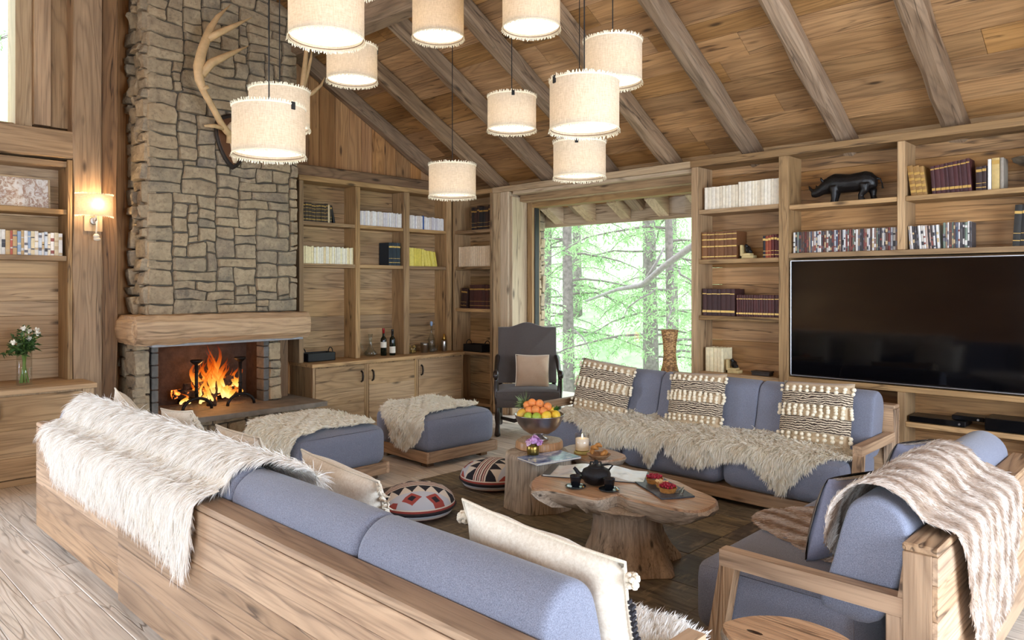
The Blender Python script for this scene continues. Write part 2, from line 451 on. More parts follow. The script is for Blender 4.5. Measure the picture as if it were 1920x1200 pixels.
# ---- walls behind the camera, with their windows
wb = MB()
for b in ((-7.8, -2.3, -3.45, -3.25, 0, 3.2), (1.9, 2.6, -3.45, -3.25, 0, 3.2), (-2.3, 1.9, -3.45, -3.25, 2.7, 3.2), (-2.3, 1.9, -3.45, -3.25, 0, .25)): wb.box(*b, 0)
struct(ob('wall_back', wb, wood('gable', 'x')))
w4 = struct(ob('window_4', MB().box(-2.3, 1.9, -3.38, -3.36, .25, 2.7, 0), MATS['glass']))
for xx in (-2.3, -.95, .4, 1.8): bx('window_frame', (xx, xx + .1, -3.42, -3.28, .25, 2.7), wood('column', 'z'), w4)
we = MB()
for b in ((2.6, 2.8, -3.45, .7, 0, 6), (2.6, 2.8, 4.5, 7.0, 0, 6), (2.6, 2.8, .7, 4.5, 0, .2), (2.6, 2.8, .7, 4.5, 2.8, 6)): we.box(*b, 0)
struct(ob('wall_side', we, wood('gable', 'z')))
w5 = struct(ob('window_5', MB().box(2.7, 2.72, .7, 4.5, .2, 2.8, 0), MATS['glass']))
for yy in (.7, 1.95, 3.2, 4.4): bx('window_frame', (2.62, 2.78, yy, yy + .1, .2, 2.8), wood('column', 'z'), w5)

# ================================================================== CHIMNEY & FIREPLACE
chim = tag(ob('chimney', MB().loft([[(x, 2.56, 1.3), (x, 4.04, 1.3), (x, 4.04, zc(4.04) - .02), (x, 2.56, zc(2.56) - .02)] for x in (-7.61, -7.16)]).box(-7.61, -7.16, 3.80, 3.86, .4, 1.3, 0).box(-7.61, -7.18, 2.45, 2.54, .0, 1.3, 0)
    .box(-7.61, -7.2, 2.45, 3.87, 1.1, 1.3, 0), plain('mortar', c(96, 88, 76), .95, var=.3, vs=12, bump=.6, bs=30)), 'tall rubble-stone chimney breast above the fireplace', 'chimney')
sm = stone_mat()
def stone(parent, pts, d, M, seed):
    """a rough facing stone from its outline (about the origin); local x across, y up, z outwards"""
    rng = random.Random(seed); n = len(pts)
    rings = [[(x, y, -.06) for x, y in pts], [(x, y, d * rng.uniform(.25, .45)) for x, y in pts]]
    k = rng.uniform(.90, .95); w = max(abs(p[0]) for p in pts) * 2; h = max(abs(p[1]) for p in pts) * 2
    tx, ty = rng.uniform(-.45, .45) * d, rng.uniform(-.45, .45) * d
    rings.append([(x * k, y * k, d * rng.uniform(.80, .95) + tx * x / w + ty * y / h) for x, y in pts])
    rings.append([(x * .5, y * .5, d * rng.uniform(.90, 1.05) + tx * x / w + ty * y / h) for x, y in pts])
    mb = MB().loft(rings, False); o = len(mb.v) - n
    mb.v.append((0, 0, d * rng.uniform(.92, 1.05))); q = len(mb.v) - 1
    for i in range(n): mb.f.append((o + i, o + (i + 1) % n, q)); mb.fm.append(0)
    ss = ob('stone', mb, sm, parent, fix=False, smooth=True, angle=32); ss.matrix_basis = M
    return ss
def stonewall(parent, u0, u1, v0, v1, frame, seed, wr=(3, 8), hr=(2, 3), d=(.022, .045), gap=.006, cell=.045, amp=.022):
    """irregular interlocking masonry: rectangles packed on a fine grid, outlines bent by one noise field"""
    rng = random.Random(seed); nu = max(1, round((u1 - u0) / cell)); nv = max(1, round((v1 - v0) / cell)); cu = (u1 - u0) / nu; cv = (v1 - v0) / nv
    used = [[False] * nv for _ in range(nu)]; k = 0
    def fld(u, v):
        e = min(1, (u - u0) / .06 + .25, (u1 - u) / .06 + .25)
        return (u + amp * e * nz(u * 6.5, v * 6.5, seed), v + amp * nz(u * 5.0 + 40, v * 5.5, seed) + amp * .7 * nz(u * 2.2 + 11, v * 2.2, seed))
    for j in range(nv):
        for i in range(nu):
            if used[i][j]: continue
            W_ = rng.randint(*wr); H_ = rng.randint(*hr)
            if rng.random() < .22: W_ = max(2, W_ // 2); H_ = rng.randint(1, 2)
            if rng.random() < .12: W_ = rng.randint(4, 6); H_ = hr[1] + 1
            w = 0
            while w < W_ and i + w < nu and not used[i + w][j]: w += 1
            if i + w < nu and not used[i + w][j] and (i + w + 1 >= nu or used[i + w + 1][j]): w += 1
            h = 1
            while h < H_ and j + h < nv and all(not used[i + q][j + h] for q in range(w)): h += 1
            for q in range(w):
                for r_ in range(h): used[i + q][j + r_] = True
            a, b, e, f = u0 + i * cu, u0 + (i + w) * cu, v0 + j * cv, v0 + (j + h) * cv
            cut = min(b - a, f - e) * rng.uniform(.03, .14)
            P = [(a + cut, e), ((a + b) / 2, e), (b - cut, e), (b, e + cut), (b, (e + f) / 2), (b, f - cut), (b - cut, f), ((a + b) / 2, f), (a + cut, f), (a, f - cut), (a, (e + f) / 2), (a, e + cut)]
            P = [fld(*p) for p in P]; cx = sum(p[0] for p in P) / 12; cy = sum(p[1] for p in P) / 12
            Q = []
            for x, y in P:
                dx, dy = x - cx, y - cy; L_ = math.hypot(dx, dy) or 1; kx = max(.5, 1 - gap / max(abs(dx), gap * 2) * .9) ; s_ = max(.6, 1 - gap * 1.15 / L_ * (1 + .0))
                Q.append((dx * s_ + rng.uniform(-.003, .003), dy * s_ + rng.uniform(-.003, .003)))
            k += 1
            stone(parent, Q, rng.uniform(*d), frame(cx, cy), seed * 1000 + k)
def F_front(x): return lambda u, v: Matrix.Translation((x, u, v)) @ Matrix(((0, 0, 1, 0), (1, 0, 0, 0), (0, 1, 0, 0), (0, 0, 0, 1)))
def F_side(y): return lambda u, v: Matrix.Translation((u, y, v)) @ Matrix(((1, 0, 0, 0), (0, 0, -1, 0), (0, 1, 0, 0), (0, 0, 0, 1)))
stonewall(chim, 2.53, 4.07, 1.33, 4.80, F_front(-7.155), 3, (4, 9), (2, 3), cell=.0465, amp=.028)
stonewall(chim, -7.61, -7.14, 1.33, 4.75, F_side(2.555), 5, (3, 6), (2, 4), (.03, .085), .009)
# jambs and side of the firebox
sur = thing('fireplace_surround', 'stone jambs either side of the fireplace opening', 'fireplace', (0, 0, 0))
stonewall(sur, 2.42, 2.56, .41, 1.10, F_front(-7.16), 11, (3, 3), (2, 4), (.02, .05))
stonewall(sur, 3.74, 3.88, .41, 1.10, F_front(-7.16), 12, (3, 3), (2, 4), (.02, .05))
stonewall(sur, -7.61, -7.12, .0, 1.10, F_side(2.452), 13, (3, 6), (2, 4), (.02, .05))
# firebox lining
fbx = thing('firebox', 'sooty brick-lined firebox of the stone fireplace', 'firebox', (-7.4, 3.15, .4))
soot = plain('soot_brick', c(66, 50, 40), .9, var=.35, vs=14, bump=.5, bs=24)
b = MB().box(-.21, -.18, -.62, .62, 0, .78, 0)      # back
ob('back_panel', b, soot, fbx)
ob('side_panel', MB().box(-.2, .24, -.62, -.59, 0, .78, 0), soot, fbx)
ob('side_panel', MB().box(-.2, .24, .56, .59, 0, .78, 0), soot, fbx)
ob('top_panel', MB().box(-.2, .2, -.62, .6, .70, .73, 0), soot, fbx)
bk = plain('grey_brick', c(104, 102, 98), .85, var=.2, vs=20, bump=.4, bs=40, objvar=.15)
for sy, yy in ((-1, -.545), (1, .565)):
    for i in range(6): bx('brick', (.10, .26, yy - .03, yy + .03, i * .116, i * .116 + .108), bk, fbx, .006)
# hearth: stone plinth and slab
hearth = thing('hearth', 'raised stone hearth with grey slab top in front of the fire', 'hearth', (0, 0, 0))
ob('plinth_core', MB().box(-7.6, -6.78, 2.45, 4.07, 0, .35, 0), MATS['mortar'], hearth)
sl = MB(); N = 14
poly = [(-7.6, 2.36), (-6.66, 2.36)] + [(-6.66 + .012 * nz(i * .9, 1, 2), 2.36 + i * (4.15 - 2.36) / N) for i in range(1, N)] + [(-6.67, 4.15), (-7.2, 4.13), (-7.6, 4.13)]
sl.prism(poly, .357, .405)
ob('slab', sl, plain('slate_slab', c(126, 116, 104), .65, var=.28, vs=7, bump=.5, bs=18), hearth)
stonewall(hearth, 2.45, 4.08, 0, .35, F_front(-6.785), 21, (3, 7), (2, 4), (.02, .05))
# ash bed
ash = MB().grid(18, 12, lambda u, v: (-7.58 + .42 * u, 2.62 + 1.05 * v, .408 + .02 * (nz(u * 6, v * 9, 3) + .4) * math.sin(PI * v) * math.sin(PI * min(1, u * 1.2))))
tag(ob('ash_bed', ash, plain('ash', c(150, 132, 112), 1, var=.4, vs=30, bump=.6, bs=60), smooth=True), 'grey ash and embers spread under the burning logs', 'ash')
# iron lintel strip & mantel beam
tag(bx('lintel', (-7.24, -6.93, 2.50, 4.02, 1.045, 1.07), plain('lintel_stone', c(150, 152, 156), .6, var=.15), None, .004), 'thin grey stone strip under the mantel beam', 'lintel')
mant = thing('mantel', 'thick hewn wooden mantel beam wrapping round the stone chimney', 'mantel', (0, 0, 0))
def rough_beam(L, prof, seed, seg, amp, tip=.03):
    rng = random.Random(seed); rings = []
    for i in range(seg + 1):
        x = L * i / seg; s = 1 - (tip if i in (0, seg) else 0) * 1.5
        rings.append([(x, y * s + rng.uniform(-amp, amp), z + (rng.uniform(-amp, amp))) for y, z in prof])
    return MB().loft(rings)
pf = [(-.18, .0), (.10, -.005), (.165, .05), (.175, .13), (.165, .21), (.12, .262), (-.18, .265)]
mo = ob('front_beam', rough_beam(1.72, [(-y, z) for y, z in pf], 5, 18, .006), wood('mantel', 'x'), mant)
mo.matrix_basis = Matrix.Translation((-7.02, 2.35, 1.07)) @ Matrix.Rotation(R(90), 4, 'Z')
mo = ob('side_beam', rough_beam(.66, [(-.06, .0), (.16, 0), (.19, .05), (.2, .13), (.19, .2), (.15, .255), (-.06, .26)], 6, 9, .005, .0), wood('mantel', 'x'), mant)
mo.matrix_basis = Matrix.Translation((-6.93, 2.52, 1.075)) @ Matrix.Rotation(R(180), 4, 'Z')
tag(bx('fireside_post', (-7.6, -7.3, 3.9, 4.05, .405, 1.32), wood('dark', 'z')), 'short dark wooden post beside the right fireplace jamb', 'post')
# ================================================================== BOOKCASES
def backplanks(parent, lo, hi, z0, z1, plane, axis, seed, tone='shelf', d=.02):
    rng = random.Random(seed); z = z0
    while z < z1 - .01:
        h = min(rng.uniform(.13, .21), z1 - z)
        if z1 - z - h < .05: h = z1 - z
        e = rng.uniform(0, .005)
        b = (lo, hi, plane - d, plane + e, z + .001, z + h - .001) if axis == 'x' else (plane - e - d, plane + e, lo, hi, z + .001, z + h - .001)
        if axis == 'x': b = (lo, hi, plane - e, plane + d, z + .001, z + h - .001)
        bx('back_plank', b, wood(tone, axis), parent, .002); z += h
# --- between chimney and corner
bkl = thing('bookcase', 'built-in wooden bookcase between the stone chimney and the corner', 'bookcase', (0, 0, 0))
for a, b in ((4.215, 4.27), (4.957, 5.02), (5.67, 5.76), (6.38, 6.47)):
    bx('divider', (-7.6, -7.35, a, b, .746, 2.786), wood('shelf', 'z'), bkl)
bx('top_board', (-7.6, -7.33, 4.2, 6.48, 2.787, 2.845), wood('shelf', 'y'), bkl)
for a, b in ((4.271, 4.956), (5.021, 5.669), (5.761, 6.379)):
    for zt in (2.335, 1.86): bx('shelf', (-7.6, -7.36, a, b, zt - .042, zt), wood('shelf', 'y'), bkl)
backplanks(bkl, 4.22, 6.47, .746, 2.786, -7.6, 'y', 1)
# --- low cabinets under it
for i, (a, b, hy) in enumerate(((4.25, 4.952, 4.88), (4.953, 5.69, 5.03), (5.691, 6.47, 5.765))):
    cb = thing('cabinet', ['low wooden cabinet nearest the fireplace, handle at its right edge', 'middle low wooden cabinet, handle at its left edge', 'low wooden cabinet nearest the corner, under the bottles'][i], 'cabinet', (0, 0, 0), group='low cabinets under the bookcase')
    bx('carcass', (-7.6, -7.145, a, b, .0, .704), wood('shelf', 'z'), cb)
    bx('stile', (-7.144, -7.125, a, a + .03, .03, .704), wood('shelf', 'z'), cb)
    bx('stile', (-7.144, -7.125, b - .03, b, .03, .704), wood('shelf', 'z'), cb)
    z = .06
    door = thing('door', '', ''); del door['label']; del door['category']; door.parent = cb
    for h in (.2, .19, .24): bx('door_board', (-7.143, -7.121, a + .033, b - .033, z, z + h - .001), wood('door', 'y'), door, .0015); z += h
    hm = MB().tube([(-7.12, hy, .50), (-7.095, hy, .515), (-7.088, hy, .56), (-7.095, hy, .605), (-7.12, hy, .62)], [.012, .011, .012, .011, .012], 8)
    ob('handle', hm, plain('iron', c(58, 52, 48), .45, .7), door, smooth=True, label='dark curved leather-wrapped handle')
ct = thing('worktop', 'continuous wooden worktop over the low cabinets', 'worktop')
bx('top', (-7.6, -7.11, 4.235, 6.488, .705, .745), wood('shelf', 'y'), ct)
# --- corner unit on the window wall
bkc = thing('bookcase', 'narrow corner bookcase between the long bookcase and the window column', 'bookcase')
for a, b in ((-7.36, -7.315), (-6.645, -6.605)): bx('divider', (a, b, 6.49, 6.78, 0, 2.785), wood('shelf', 'z'), bkc)
bx('top_board', (-7.6, -6.605, 6.485, 6.78, 2.786, 2.845), wood('shelf', 'x'), bkc)
for zt in (2.335, 1.86, 1.31, .745, .1): bx('shelf', (-7.314, -6.646, 6.5, 6.78, zt - .042, zt), wood('shelf', 'x'), bkc)
backplanks(bkc, -7.6, -6.61, .1, 2.78, 6.78, 'x', 2)
# --- television wall
bkt = thing('bookcase', 'large wooden bookcase wall holding the television', 'bookcase')
D0, D1, D2, D3 = (-3.77, -3.695), (-2.874, -2.785), (-1.878, -1.82), (-.86, -.78)
for d in (D0, D1, D3): bx('divider', (d[0], d[1], 6.49, 6.78, 0, 2.785), wood('shelf', 'z'), bkt)
bx('divider', (D2[0], D2[1], 6.49, 6.78, 1.901, 2.785), wood('shelf', 'z'), bkt)
bx('divider', (D2[0], D2[1], 6.49, 6.78, 0, .739), wood('shelf', 'z'), bkt)
bx('top_board', (-3.78, -.78, 6.485, 6.78, 2.786, 2.85), wood('shelf', 'x'), bkt)
for zt in (2.355, 1.865, 1.313, .76, .36): bx('shelf', (D0[1] + .001, D1[0] - .001, 6.5, 6.78, zt - .042, zt), wood('shelf', 'x'), bkt)
for a, b in ((D1[1], D2[0]), (D2[1], D3[0])):
    bx('shelf', (a + .001, b - .001, 6.5, 6.78, 2.295, 2.335), wood('shelf', 'x'), bkt)
    bx('shelf', (a + .001, b - .001, 6.5, 6.78, .46, .50), wood('shelf', 'x'), bkt)
bx('shelf', (D1[1] + .001, D3[0] - .001, 6.495, 6.78, 1.856, 1.90), wood('shelf', 'x'), bkt)
bx('shelf', (D1[1] + .001, D3[0] - .001, 6.495, 6.78, .74, .785), wood('shelf', 'x'), bkt)
bx('plinth', (-3.77, -.78, 6.5, 6.52, 0, .08), wood('shelf', 'x'), bkt)
backplanks(bkt, -3.77, -2.8, .08, 2.785, 6.78, 'x', 3, 'ceil')
backplanks(bkt, -2.86, -.78, .08, 2.785, 6.78, 'x', 4, 'ceil')
# --- television
tv = thing('television', 'large black flat television in the bookcase wall', 'television', (-1.83, 6.52, .8))
bx('housing', (-.935, .935, -.02, .04, 0, 1.032), plain('tvblack', c(14, 14, 16), .35), tv, .004)
bx('screen', (-.925, .925, -.024, -.019, .012, 1.022), plain('screen', c(5, 5, 7), .06, spec=.45), tv, .001)
al = plain('silver', c(190, 190, 192), .3, 1)
for b in ((-.938, .938, -.026, -.015, 1.026, 1.033), (-.938, .938, -.026, -.015, -.001, .006), (-.938, -.931, -.026, -.015, 0, 1.03), (.931, .938, -.026, -.015, 0, 1.03)): bx('bezel', b, al, tv, .001)
bx('wall_mount', (-.2, .2, .04, .2, .3, .7), plain('tvblack', c(14, 14, 16)), tv)
# --- left bookcase, niche and cabinet
bkn = thing('bookcase', 'built-in wooden shelf niche at the left edge, beside the lit post', 'bookcase')
for zt, t in ((2.705, .05), (2.28, .045), (1.87, .045)): bx('shelf', (-7.6, -7.33, .35, 1.925, zt - t, zt), wood('shelf', 'y'), bkn)
bx('side_board', (-7.6, -7.31, 1.926, 1.965, .776, 2.72), wood('shelf', 'z'), bkn)
bx('side_board', (-7.6, -7.31, .31, .349, .776, 2.72), wood('shelf', 'z'), bkn)
backplanks(bkn, .35, 1.93, .776, 2.72, -7.6, 'y', 5, 'door')
ob('lintel_beam', hewn(2.0, .2, .245, 61, 8, .006, .012), wood('post', 'x'), bkn, loc=(-7.41, .1, 2.975), rot=(0, 0, R(90)))
cb = thing('cabinet', 'low wooden cabinet at the left edge under the flower vase', 'cabinet')
bx('carcass', (-7.6, -6.93, -.2, 2.02, .05, .735), wood('door', 'z'), cb)
bx('plinth', (-7.6, -6.915, -.2, 2.02, 0, .05), wood('door', 'y'), cb)
bx('worktop', (-7.6, -6.89, -.2, 2.04, .736, .776), wood('door', 'y'), cb)
for a, b in ((.9, 1.93), (-.18, .895)):
    door = thing('door', '', ''); del door['label']; del door['category']; door.parent = cb
    z = .06
    for h in (.17, .22, .27): bx('door_board', (-6.929, -6.905, a, b, z, z + h - .001), wood('door', 'y'), door, .0015); z += h
    hm = MB().tube([(-6.905, 1.33 if a > 0 else .5, .54), (-6.875, 1.33 if a > 0 else .5, .56), (-6.868, 1.33 if a > 0 else .5, .61), (-6.875, 1.33 if a > 0 else .5, .66), (-6.905, 1.33 if a > 0 else .5, .68)], .012, 8)
    ob('handle', hm, plain('iron', c(58, 52, 48), .45, .7), door, smooth=True)
bx('stile', (-6.929, -6.905, 1.933, 2.02, .06, .734), wood('door', 'z'), cb)
# framed picture in the niche
pic = thing('picture_frame', 'framed pale sketch under glass on the top shelf of the left niche', 'picture', (-7.5, 1.42, 2.285), (0, R(-6), 0))
bx('backing', (-.012, 0, -.42, .42, 0, .28), plain('linen', c(214, 204, 190)), pic)
n = NT('sketch'); v, r = n.coords(); f = n.noise(v, 14, 5, .7, 1.2)
n.l(n.ramp(f, [(.42, c(236, 232, 226)), (.5, c(214, 200, 184)), (.56, c(168, 128, 104)), (.62, c(226, 220, 214))]), n.p.inputs['Base Color']); n.p.inputs['Roughness'].default_value = .08
bx('print', (.0, .003, -.405, .405, .015, .265), n.m, pic, 0)
for b in ((0, .012, -.42, .42, 0, .014), (0, .012, -.42, .42, .266, .28), (0, .012, -.42, -.406, .014, .266), (0, .012, .406, .42, .014, .266)): bx('moulding', b, wood('column', 'y'), pic, .002)

# ================================================================== BOOKS
def bookmesh(w, d, h, cover, page, bands=None, label=None):
    mb = MB(); t = min(.003, w * .15); q = .004
    mb.mi = 0
    mb.box(-w / 2, -w / 2 + t, .003, d, 0, h, 0); mb.box(w / 2 - t, w / 2, .003, d, 0, h, 0)
    n = 5; rg = [(-w / 2 + w * i / n, -.003 * math.sin(PI * i / n)) for i in range(n + 1)]
    poly = rg + [(w / 2, .004), (-w / 2, .004)]
    mb.loft([[(x, y, 0) for x, y in poly], [(x, y, h) for x, y in poly]])
    mb.mi = 1; mb.box(-w / 2 + t, w / 2 - t, .004, d - q, q * .6, h - q, 0)
    if bands:
        mb.mi = 2
        for z, hh in bands: mb.box(-w / 2 + .001, w / 2 - .001, -.0042, -.002, h * z, h * z + hh, 0)
    return mb
page = plain('pages', c(226, 214, 190), .9, var=.1, vs=80)
gold = plain('gilt', c(196, 160, 90), .4, .6)
def bmat(col, rough=.55): return plain('cover_%d_%d_%d' % col, c(*col), rough, var=.12, vs=30)
_cache = {}
def shelfbook(face, pos, z, front, w, d, h, col, kind, label, group, bands=None, lean=0, cat='book', trim=None):
    key = (round(w, 3), round(d, 3), round(h, 3), col, kind, trim, str(bands))
    if key not in _cache:
        mats = [bmat(col), page, trim and plain('trim_%d_%d_%d' % trim, c(*trim), .5) or gold]
        me = mesh(kind, bookmesh(w, d, h, None, None, bands), mats); fixn(me); _cache[key] = me
    o = bpy.data.objects.new(kind, _cache[key]); COL.objects.link(o)
    if face == 'x': M = Matrix.Translation((pos, front, z))
    else: M = Matrix.Translation((front, pos, z)) @ Matrix.Rotation(R(90), 4, 'Z')
    if lean:
        s = 1 if lean > 0 else -1
        M = M @ Matrix.Translation((s * w / 2, 0, 0)) @ Matrix.Rotation(lean, 4, 'Y') @ Matrix.Translation((-s * w / 2, 0, 0))
    o.matrix_basis = M
    return tag(o, label, cat, group)
HB = [(.12, .006), (.3, .004), (.78, .02)]
def row(face, a, b, z, front, n, hs, cols, desc, place, kind='hardback', seed=0, d=.16, bands=None, lean_at=None, lean=0, cat='book', jitter=.06, trim=None, names=None):
    """n books filling a..b; labels count them from the left"""
    rng = random.Random(seed); ws = [1 + rng.uniform(-.3, .3) for _ in range(n)]; s = (b - a) / sum(ws); p = a
    for i in range(n):
        w = ws[i] * s; ci = i % len(cols) if isinstance(cols, list) else 0
        col = rng.choice(cols) if isinstance(cols, list) and not names else cols[ci] if isinstance(cols, list) else cols
        h = (hs if not hasattr(hs, '__len__') else hs[0] + (hs[1] - hs[0]) * i / max(1, n - 1)) * (1 + rng.uniform(-jitter, jitter * .3))
        L = lean if lean_at and i in lean_at else 0
        bb = bands if bands != 'mix' else [(rng.uniform(.03, .3), rng.uniform(.008, .05)), (rng.uniform(.4, .85), rng.uniform(.006, .03))]
        tt = trim if bands != 'mix' else rng.choice([(214, 208, 200), (60, 56, 60), (140, 76, 66), (196, 170, 130), (106, 104, 112)])
        tone = desc if not callable(desc) else desc(col)
        shelfbook(face, p + w / 2, z, front + rng.uniform(-.004, .006) * (1 if face == 'x' else -1), round(w - .0012, 3), d, round(h, 3), col, kind,
                  '%s, %s from left %s' % (tone, ordw(i), place), desc if isinstance(desc, str) and 0 else place, bb, L, cat, tt)
        p += w
def tint(col):
    r, g, b = col; m = max(col); 
    if m < 70: return 'near-black'
    if min(col) > 175: return 'white' if b > 190 else 'cream'
    if b > r + 15: return 'blue'
    if g > r + 10: return 'green'
    if r > 1.6 * g: return 'red' if m > 110 else 'dark red'
    if r > 150 and g > 110: return 'tan'
    return 'brown' if r > b + 15 else 'grey'
LX = -7.385   # spine plane on the left bookcase
row('y', 4.285, 4.60, 2.336, LX, 10, .215, [(62, 50, 38), (54, 44, 34), (70, 56, 42)], 'dark ornate old hardback', 'on top shelf by chimney', 'hardback', 1, bands=[(.1, .01), (.3, .006), (.5, .006), (.7, .006), (.85, .012)])
shelfbook('y', 4.615, 2.336, LX, .022, .16, .205, (206, 186, 148), 'hardback', 'tan old hardback among dark ones on top shelf by chimney', 'on top shelf by chimney')
shelfbook('y', 4.64, 2.336, LX, .022, .16, .205, (62, 50, 38), 'hardback', 'dark ornate hardback right of the tan one beside the chimney', 'on top shelf by chimney', HB)
shelfbook('y', 4.69, 2.336, LX, .022, .16, .20, (24, 22, 22), 'hardback', 'black hardback leaning at the end of the ornate row beside the chimney', 'on top shelf by chimney', None, -.22)
wh = [(238, 234, 228), (228, 222, 214), (240, 238, 236), (226, 216, 206), (214, 210, 214)]
row('y', 5.03, 5.66, 2.336, LX, 27, .178, wh, 'slim white paperback', 'on top shelf, middle bay', 'paperback', 2, .12)
row('y', 5.77, 6.36, 2.336, LX, 10, .175, wh, 'slim white paperback', 'on the top shelf above the yellow books', 'paperback', 3, .12) if 0 else None
row('y', 5.77, 6.0, 2.336, LX, 10, .172, wh, 'slim white paperback', 'left of the blue paperback', 'paperback', 3, .12)
shelfbook('y', 6.012, 2.336, LX, .022, .12, .178, (52, 92, 160), 'paperback', 'bright blue paperback among the white ones on the top shelf', 'paperbacks on the top shelf by the corner')
row('y', 6.025, 6.36, 2.336, LX, 14, .165, wh, 'slim white paperback', 'right of the blue paperback', 'paperback', 4, .12)
cr = [(240, 230, 190), (236, 222, 176), (232, 226, 206), (226, 206, 160), (242, 236, 214)]
row('y', 4.285, 4.945, 1.861, LX, 28, .196, cr, 'cream paperback', 'on middle shelf by chimney', 'paperback', 5, .13)
row('y', 5.46, 5.64, 1.861, LX, 7, .285, [(34, 48, 56), (30, 42, 52)], 'dark teal hardback', 'above the wine bottles', 'hardback', 6, .2, HB, jitter=.01)
ye = [(226, 208, 92), (218, 200, 84), (232, 216, 110)]
row('y', 5.775, 6.03, 1.861, LX, 11, (.235, .225), ye, 'yellow paperback', 'among the upright yellow books', 'paperback', 7, .14, jitter=.03)
row('y', 6.04, 6.25, 1.861, LX, 9, (.215, .19), ye, 'yellow paperback leaning over', 'among the slanting yellow books', 'paperback', 8, .14, lean_at=range(9), lean=-.2, jitter=.03)
CY = 6.545
row('x', -7.05, -6.66, 2.336, CY, 7, .31, [(42, 38, 38), (36, 34, 36), (58, 40, 34)], 'near-black hardback', 'on the corner bookcase top shelf', 'hardback', 9, .19, HB)
row('x', -7.30, -6.68, 1.861, CY, 17, .265, [(220, 196, 164), (228, 206, 176)], 'pale buff hardback', 'on the corner bookcase second shelf', 'hardback', 10, .18, jitter=.02)
row('x', -7.27, -7.15, 1.311, CY, 2, .27, [(58, 38, 32), (48, 32, 30)], 'dark brown hardback leaning', 'on the corner bookcase third shelf', 'hardback', 11, .18, HB, lean_at=(0, 1), lean=.12)
row('x', -7.08, -6.67, 1.311, CY, 6, .31, [(72, 40, 36), (62, 36, 34)], 'burgundy hardback', 'upright on the corner bookcase third shelf', 'hardback', 12, .2, HB, jitter=.01)
TY = 6.545
row('x', -3.655, -3.30, 2.356, TY, 10, .222, [(236, 224, 200), (230, 216, 190), (240, 230, 210)], 'cream paperback', 'in left block above leather set', 'paperback', 13, .15, jitter=.01)
row('x', -3.295, -2.885, 2.356, TY, 13, .242, [(236, 224, 200), (230, 216, 190), (240, 230, 210)], 'cream paperback', 'in right block above leather set', 'paperback', 14, .15, jitter=.01)
row('x', -3.685, -3.31, 1.866, TY, 8, .268, [(122, 80, 46), (112, 72, 42), (130, 88, 52)], 'brown leather hardback with gilt bands', 'right of the window', 'hardback', 15, .2, [(.08, .01), (.45, .012), (.7, .012), (.9, .008)], jitter=.01)
row('x', -3.05, -2.885, 1.866, TY, 6, .215, [(40, 36, 40), (150, 70, 40), (140, 62, 40), (96, 34, 30), (88, 32, 30), (82, 30, 30)], lambda q: tint(q) + ' hardback', 'beside television, second shelf', 'hardback', 16, .16, HB, names=1)
row('x', -3.675, -3.33, 1.314, TY, 7, .262, [(66, 38, 36), (58, 34, 34)], 'tall burgundy hardback', 'on third shelf by window', 'hardback', 17, .2, [(.12, .02), (.8, .008)], jitter=.015)
row('x', -3.315, -2.885, 1.314, TY, 17, .205, [(78, 38, 36), (70, 36, 34)], 'small burgundy hardback', 'in set beside television', 'hardback', 18, .15, [(.1, .016), (.8, .006)], jitter=.01)
row('x', -3.655, -3.46, .761, TY + .02, 5, .235, [(238, 224, 184), (232, 216, 176)], 'cream hardback', 'on lowest shelf by window', 'hardback', 19, .18, jitter=.005)
dv = [(206, 200, 196), (60, 54, 54), (116, 60, 54), (176, 176, 180), (92, 66, 56), (220, 216, 210), (150, 124, 102), (70, 80, 100), (116, 130, 116), (184, 158, 146), (84, 78, 78), (196, 188, 178), (130, 100, 88)]
row('x', -2.765, -1.89, 1.901, TY, 56, .19, dv, lambda q: tint(q) + ' disc case', 'above the television, below the rhino', 'disc_case', 20, .135, 'mix', cat='disc case', jitter=.015, trim=(214, 210, 206))
row('x', -1.80, -1.58, 1.901, TY, 15, .19, dv, lambda q: tint(q) + ' disc case tilted', 'right of the divider', 'disc_case', 21, .135, 'mix', lean_at=range(15), lean=-.07, cat='disc case', jitter=.02, trim=(214, 210, 206))
row('x', -1.56, -1.36, 1.901, TY, 13, .205, dv, lambda q: tint(q) + ' disc case upright', 'near right end above television', 'disc_case', 22, .135, 'mix', cat='disc case', jitter=.03, trim=(214, 210, 206))
row('x', -1.10, -.88, 1.901, TY, 5, .31, [(34, 32, 30), (40, 38, 34)], 'tall near-black hardback', 'at right edge above television', 'hardback', 23, .2, HB, lean_at=(0, 1), lean=.06, jitter=.01)
row('x', -1.79, -1.67, 2.336, TY, 3, (.25, .235), [(150, 112, 60), (158, 120, 66)], 'gilt-patterned hardback leaning', 'left of the burgundy set', 'hardback', 24, .17, [(.1, .02), (.3, .02), (.5, .02), (.7, .02)], lean_at=(0, 1, 2), lean=-.13, jitter=.01)
row('x', -1.635, -1.36, 2.336, TY, 9, (.225, .26), [(74, 34, 36), (66, 32, 34)], 'burgundy hardback with gilt foot', 'near the pedestal dish', 'hardback', 25, .17, [(.12, .02), (.86, .01)], lean_at=range(9), lean=-.07, jitter=.01)
row('x', -1.335, -1.265, 2.336, TY, 2, .19, [(54, 36, 34), (66, 36, 34)], 'short dark hardback', 'left of the white book', 'hardback', 26, .14, HB)
shelfbook('x', -1.245, 2.336, TY, .022, .16, .235, (236, 232, 226), 'paperback', 'white paperback standing near the pedestal dish', 'books by the pedestal dish')
shelfbook('x', -1.205, 2.336, TY, .05, .16, .24, (196, 168, 108), 'hardback', 'thick tan hardback near the pedestal dish', 'books by the pedestal dish', [(.8, .03)])
shelfbook('x', -1.165, 2.336, TY, .022, .16, .238, (150, 140, 126), 'hardback', 'grey hardback nearest the pedestal dish', 'books by the pedestal dish')
